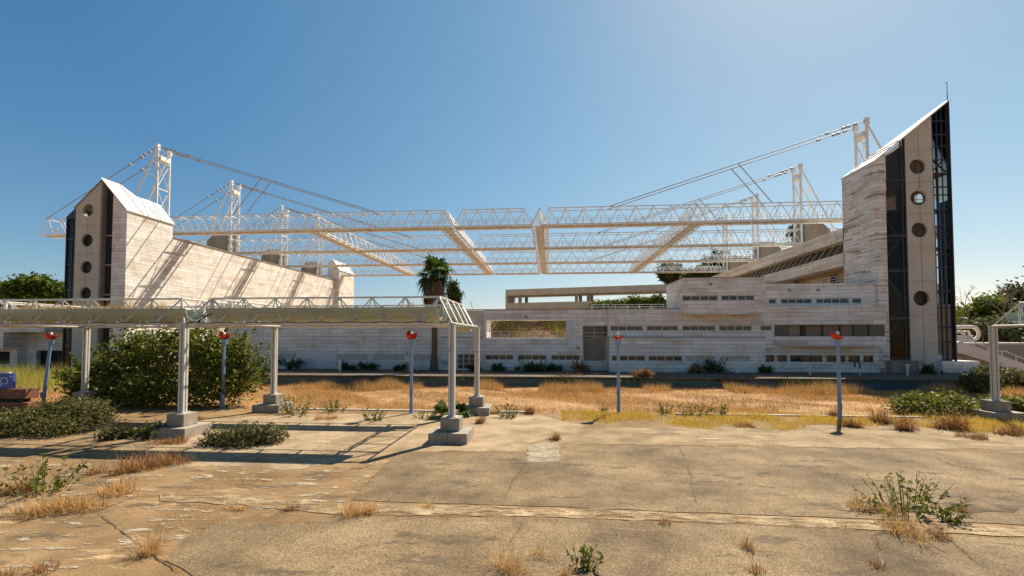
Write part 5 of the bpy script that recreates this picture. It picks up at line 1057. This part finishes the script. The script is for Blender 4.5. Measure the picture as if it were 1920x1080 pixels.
# trees
random.seed(33)
def P3(px, py, Y): v = at(px, py, Y); return v
v = P3(850, 550, 66); tree('tree', 'small green tree seen just right of the palm skirt', (v.x, 66, 0), 12, lumps(v.x, 66, v.z, 1.5, 1.3, 1.9, 9), 3600, .22, 'leaf_dark', .15, spread=.22)
for px, py, Y, rx, rz, l in ((20, 548, 112, 7, 4.2, 'umbrella pine crown at the left edge beyond the annex'), (58, 542, 108, 7.5, 5, 'taller umbrella pine between the edge and the left tower'), (104, 548, 112, 6.5, 4.2, 'umbrella pine crown touching the left tower glass')):
    v = P3(px, py, Y); tree('pine_tree', l, (v.x, Y, 0), v.z, lumps(v.x, Y, v.z - 1, rx, 5, rz, 26, .38), 9000, .55, 'leaf_tree', .5, spread=.6, group='pines beyond the annex')
for px, py, Y, rx, rz, m, l in ((1815, 600, 84, 5, 3.5, 'leaf_tree', 'green tree beside the smoked glass edge of the right tower'), (1850, 596, 78, 5, 3.6, 'leaf_tree', 'bright green round tree above the loop sculpture'), (1885, 602, 82, 5, 3.4, 'leaf_olive', 'olive toned tree left of the right pergola'), (1905, 620, 72, 5, 1.8, 'leaf_olive', 'low brownish tree above the retaining wall at the right'), (1918, 560, 90, 3.5, 3.6, 'leaf_dark', 'tall dark tree at the right edge'), (1870, 622, 70, 6, 1.4, 'leaf_olive', 'low scrub tree along the top of the retaining wall')):
    v = P3(px, py, Y); tree('tree', l, (v.x, Y, 2.5), v.z, lumps(v.x, Y, v.z, rx, 4, rz, 16), 4200, .34, m, .3, spread=.6, group='trees right of the tower')
for px, py, Y, rx, rz, l in ((1258, 512, 118, 3.4, 2.6, 'left gum tree crown under the roof frame above the low building'), (1300, 515, 122, 3.6, 2.4, 'middle gum tree crown under the right half of the roof frame'), (1345, 498, 124, 6, 4.5, 'big gum tree crown behind the roof frame left of the stone gallery'), (1500, 437, 128, 5, 2.4, 'gum tree top showing beside the second right pylon'), (1395, 505, 130, 4, 3, 'gum tree crown hidden behind the glazed stone gallery')):
    v = P3(px, py, Y); tree('gum_tree', l, (v.x, Y, 0), v.z, lumps(v.x, Y, v.z, rx, 4, rz, 14), 4200, .5, 'leaf_dark', .4, spread=.6, group='gum trees beyond the right wing', shell=.4)
for px, py, Y, rx, rz, l in ((1140, 572, 57, 2.6, .7, 'pale green vine bush behind the roof terrace, left part'), (1195, 569, 57, 3.0, 1.0, 'dense green bush behind the roof terrace railing'), (1235, 570, 56.5, 1.8, 1.0, 'green bush against the three storey block behind the railing'), (1075, 612, 54, .8, .9, 'green bush at the right side of the big opening')):
    v = P3(px, py, Y); shrub('bush', l, 'bush', (v.x, Y, v.z - 1.5), lumps(v.x, Y, v.z, rx, 1.2, rz, 9, .5), 3200, .14, 'leaf_tree', .2, 12)
def bare(px0, py0, px1, py1, Y, label, seed):
    random.seed(seed); b = P3(px0, py0, Y); t = P3(px1, py1, Y); root = MB(); h = (t - b).length
    def br(p, d, L, r, k):
        q = p + d * L; root.tube(p, q, r, 5, r * .7)
        if k == 0: return
        for i in range(random.randint(2, 3)): br(q, (d + Vector((random.gauss(0, .45), random.gauss(0, .3), random.gauss(.12, .25)))).normalized(), L * random.uniform(.6, .85), r * .62, k - 1)
    br(b, (t - b).normalized(), h * .36, h * .02, 5)
    tag(root.build('bare_tree', M['greybark'], None, tuple(b)), label, 'bare tree')
bare(1818, 625, 1812, 548, 70, 'leafless grey tree next to the right tower edge', 3); bare(1882, 615, 1878, 545, 66, 'leafless tree left of the dark tree', 4); bare(1895, 615, 1896, 538, 68, 'thin leafless tree touching the dark tree', 6); bare(886, 585, 886, 566, 70, 'tiny leafless twigs above the low roof', 8)

# fields of grass
def field(name, label, n, xr, yr, h, w, m, lean=.6, dens=None, zoff=0.0, hf=ground_h):
    x = rng.uniform(*xr, n); y = rng.uniform(*yr, n)
    if dens is not None: k = rng.random(n) < dens(x, y); x, y = x[k], y[k]
    z = np.array([hf(a, b) for a, b in zip(x, y)]) + zoff
    hv = h * (0.6 + 0.5 * (np.sin(x * .7 + 1.1 * np.sin(y * .8)) * .5 + .5) + .25 * np.sin(x * 2.3 + y * 1.7))
    V = blades(np.stack([x, y, z], 1), hv, w, lean, azim=rng.normal(2.6, 1.3, len(x)))
    return tag(np_mesh(name, V, 3, M[m]), label, None, None, 'stuff')
right_dens = lambda x, y: np.where((x > -30) | (y < 27), 1, .25)
patch = lambda x, y: np.clip(.55 + .5 * np.sin(x * .31 + 1.3 * np.sin(y * .42)) + .35 * np.sin(x * .93 + y * 1.1) + .25 * np.sin(y * 2.1 - x * .5), .06, 1)
field('dry_field_grass', 'tawny dry grass covering the field before the building', 190000, (-42, 42), (24.5, 38.6), .30, .022, 'straw', .95, lambda x, y: right_dens(x, y) * patch(x, y))
field('field_weeds', 'scattered low green weeds in the dry field', 5000, (-14, 30), (24.4, 33), .24, .03, 'reed', .8, lambda x, y: (np.sin(x * 1.3 + y * .7) + np.sin(x * .51 - y * 1.9) > 1.25) * 1.0)
field('dry_field_grass', 'browner patches of dead grass in the field', 40000, (-30, 42), (24.5, 38.5), .26, .022, 'rusty_straw', .9, lambda x, y: (np.sin(x * .45 + 2) * np.sin(y * .6 + x * .2) > .1) * 1.0)
field('tall_field_grass', 'taller straw along the channel edge', 42000, (-33, 38), (35.6, 38.9), .74, .024, 'straw', .5, lambda x, y: (np.sin(x * .9) + np.sin(x * .37 + 1) > -.1) * 1.0)
field('reed_bed', 'tall pale green reeds before the annex', 34000, (-62, -29.5), (29, 46), 1.5, .035, 'reed', .62, lambda x, y: np.clip((y - 28.5) / 5, .15, 1) * (x < -29.5 - (y - 29) * .28))
field('reed_bed', 'dry lower edge of the reeds', 12000, (-60, -28), (24.5, 32), .55, .03, 'straw', .6)
gd = lambda x, y: np.clip((y - (21.0 + .8 * np.sin(x * .55) + .5 * np.sin(x * 1.7))) * 1.3, 0, 1) * np.clip((23 - x) / 3, 0, 1) * np.clip(.85 + .5 * np.sin(x * 1.1 + 2 * np.sin(y)) + .3 * np.sin(x * 3.1), .08, 1)
field('yellow_verge_grass', 'yellow green grass strip between pavement and field', 52000, (.6, 24), (20.4, 24.6), .22, .02, 'yellow_grass', .9, gd, .0, lambda a, b: 0.0)
field('mound_grass', 'dry grass on the mound behind the opening', 30000, (-16, 14), (55, 68), .5, .04, 'straw', .6, None, 0, mound_h)
field('mound_weeds', 'greener weeds over the right half of the mound', 16000, (-12, 8), (57, 68), .6, .05, 'reed', .6, lambda x, y: (np.sin(x * .9 + y * .5) > -.2) * (x > -8) * 1.0, 0, mound_h)
cd = lambda x, y: ((np.sin(x * 1.9 + y) + np.sin(y * 2.3 - x * .6) + np.sin(x * .7)) > 1.15) * 1.0
field('pavement_straw', 'scattered dry grass over the left pavement', 9000, (-20, -7), (8.5, 17.3), .13, .012, 'straw', .9, cd, 0, lambda a, b: 0.0)

# straw growing along the cracks and joints
B = []
for Q, w in CR:
    for a, b in zip(Q, Q[1:]):
        if math.sin(a.x * 1.7 + a.y * 2.3) + .4 * math.sin(a.x * 5.1) > .05 and w > .022:
            k = int(rng.integers(0, 9)); t = rng.random((k, 1)); B.append(np.array(a) + (np.array(b) - np.array(a)) * t + rng.normal(size=(k, 3)) * np.array([.03, .03, 0]))
B = np.concatenate(B); tag(np_mesh('crack_grass', blades(B, .15, .010, .95), 3, M['straw']), 'short dry grass growing along the pavement cracks', None, None, 'stuff')

px_ = rng.uniform(-14, 18, 900); py_ = rng.uniform(5.5, 19, 900); s_ = (rng.uniform(.005, .010, 900) * rng.choice([1, 1, 1, 2], 900))[:, None]
c_ = np.stack([px_, py_, np.full(900, .026)], 1); V = []
for a, b in ((1, 0), (0, 1), (-1, 0), (0, -1)):
    V.append(np.stack([c_ + s_ * np.array([a, b, -.3]), c_ + s_ * np.array([-b, a, -.3]), c_ + s_ * np.array([.2, .1, .7])], 1))
tag(np_mesh('pebbles', np.concatenate(V).reshape(-1, 3), 3, M['patch']), 'small stones and crumbs of concrete scattered on the pavement', None, None, 'stuff')

field('terrace_scrub', 'dead weeds over the terrace and its edge', 9000, (-34, 40), (40.3, 47.6), .30, .03, 'rusty_straw', .8, lambda x, y: (np.sin(x * .8) + np.sin(x * .33 + y) > -.3) * 1.0, 0, lambda a, b: TER)
field('channel_scrub', 'dark scrub hanging along the channel edge', 5000, (-34, 40), (39.6, 40.7), .55, .05, 'leaf_dark', .9, lambda x, y: (np.sin(x * .9 + 1) + np.sin(x * .41) > .35) * 1.0, 0, lambda a, b: TER - .25)
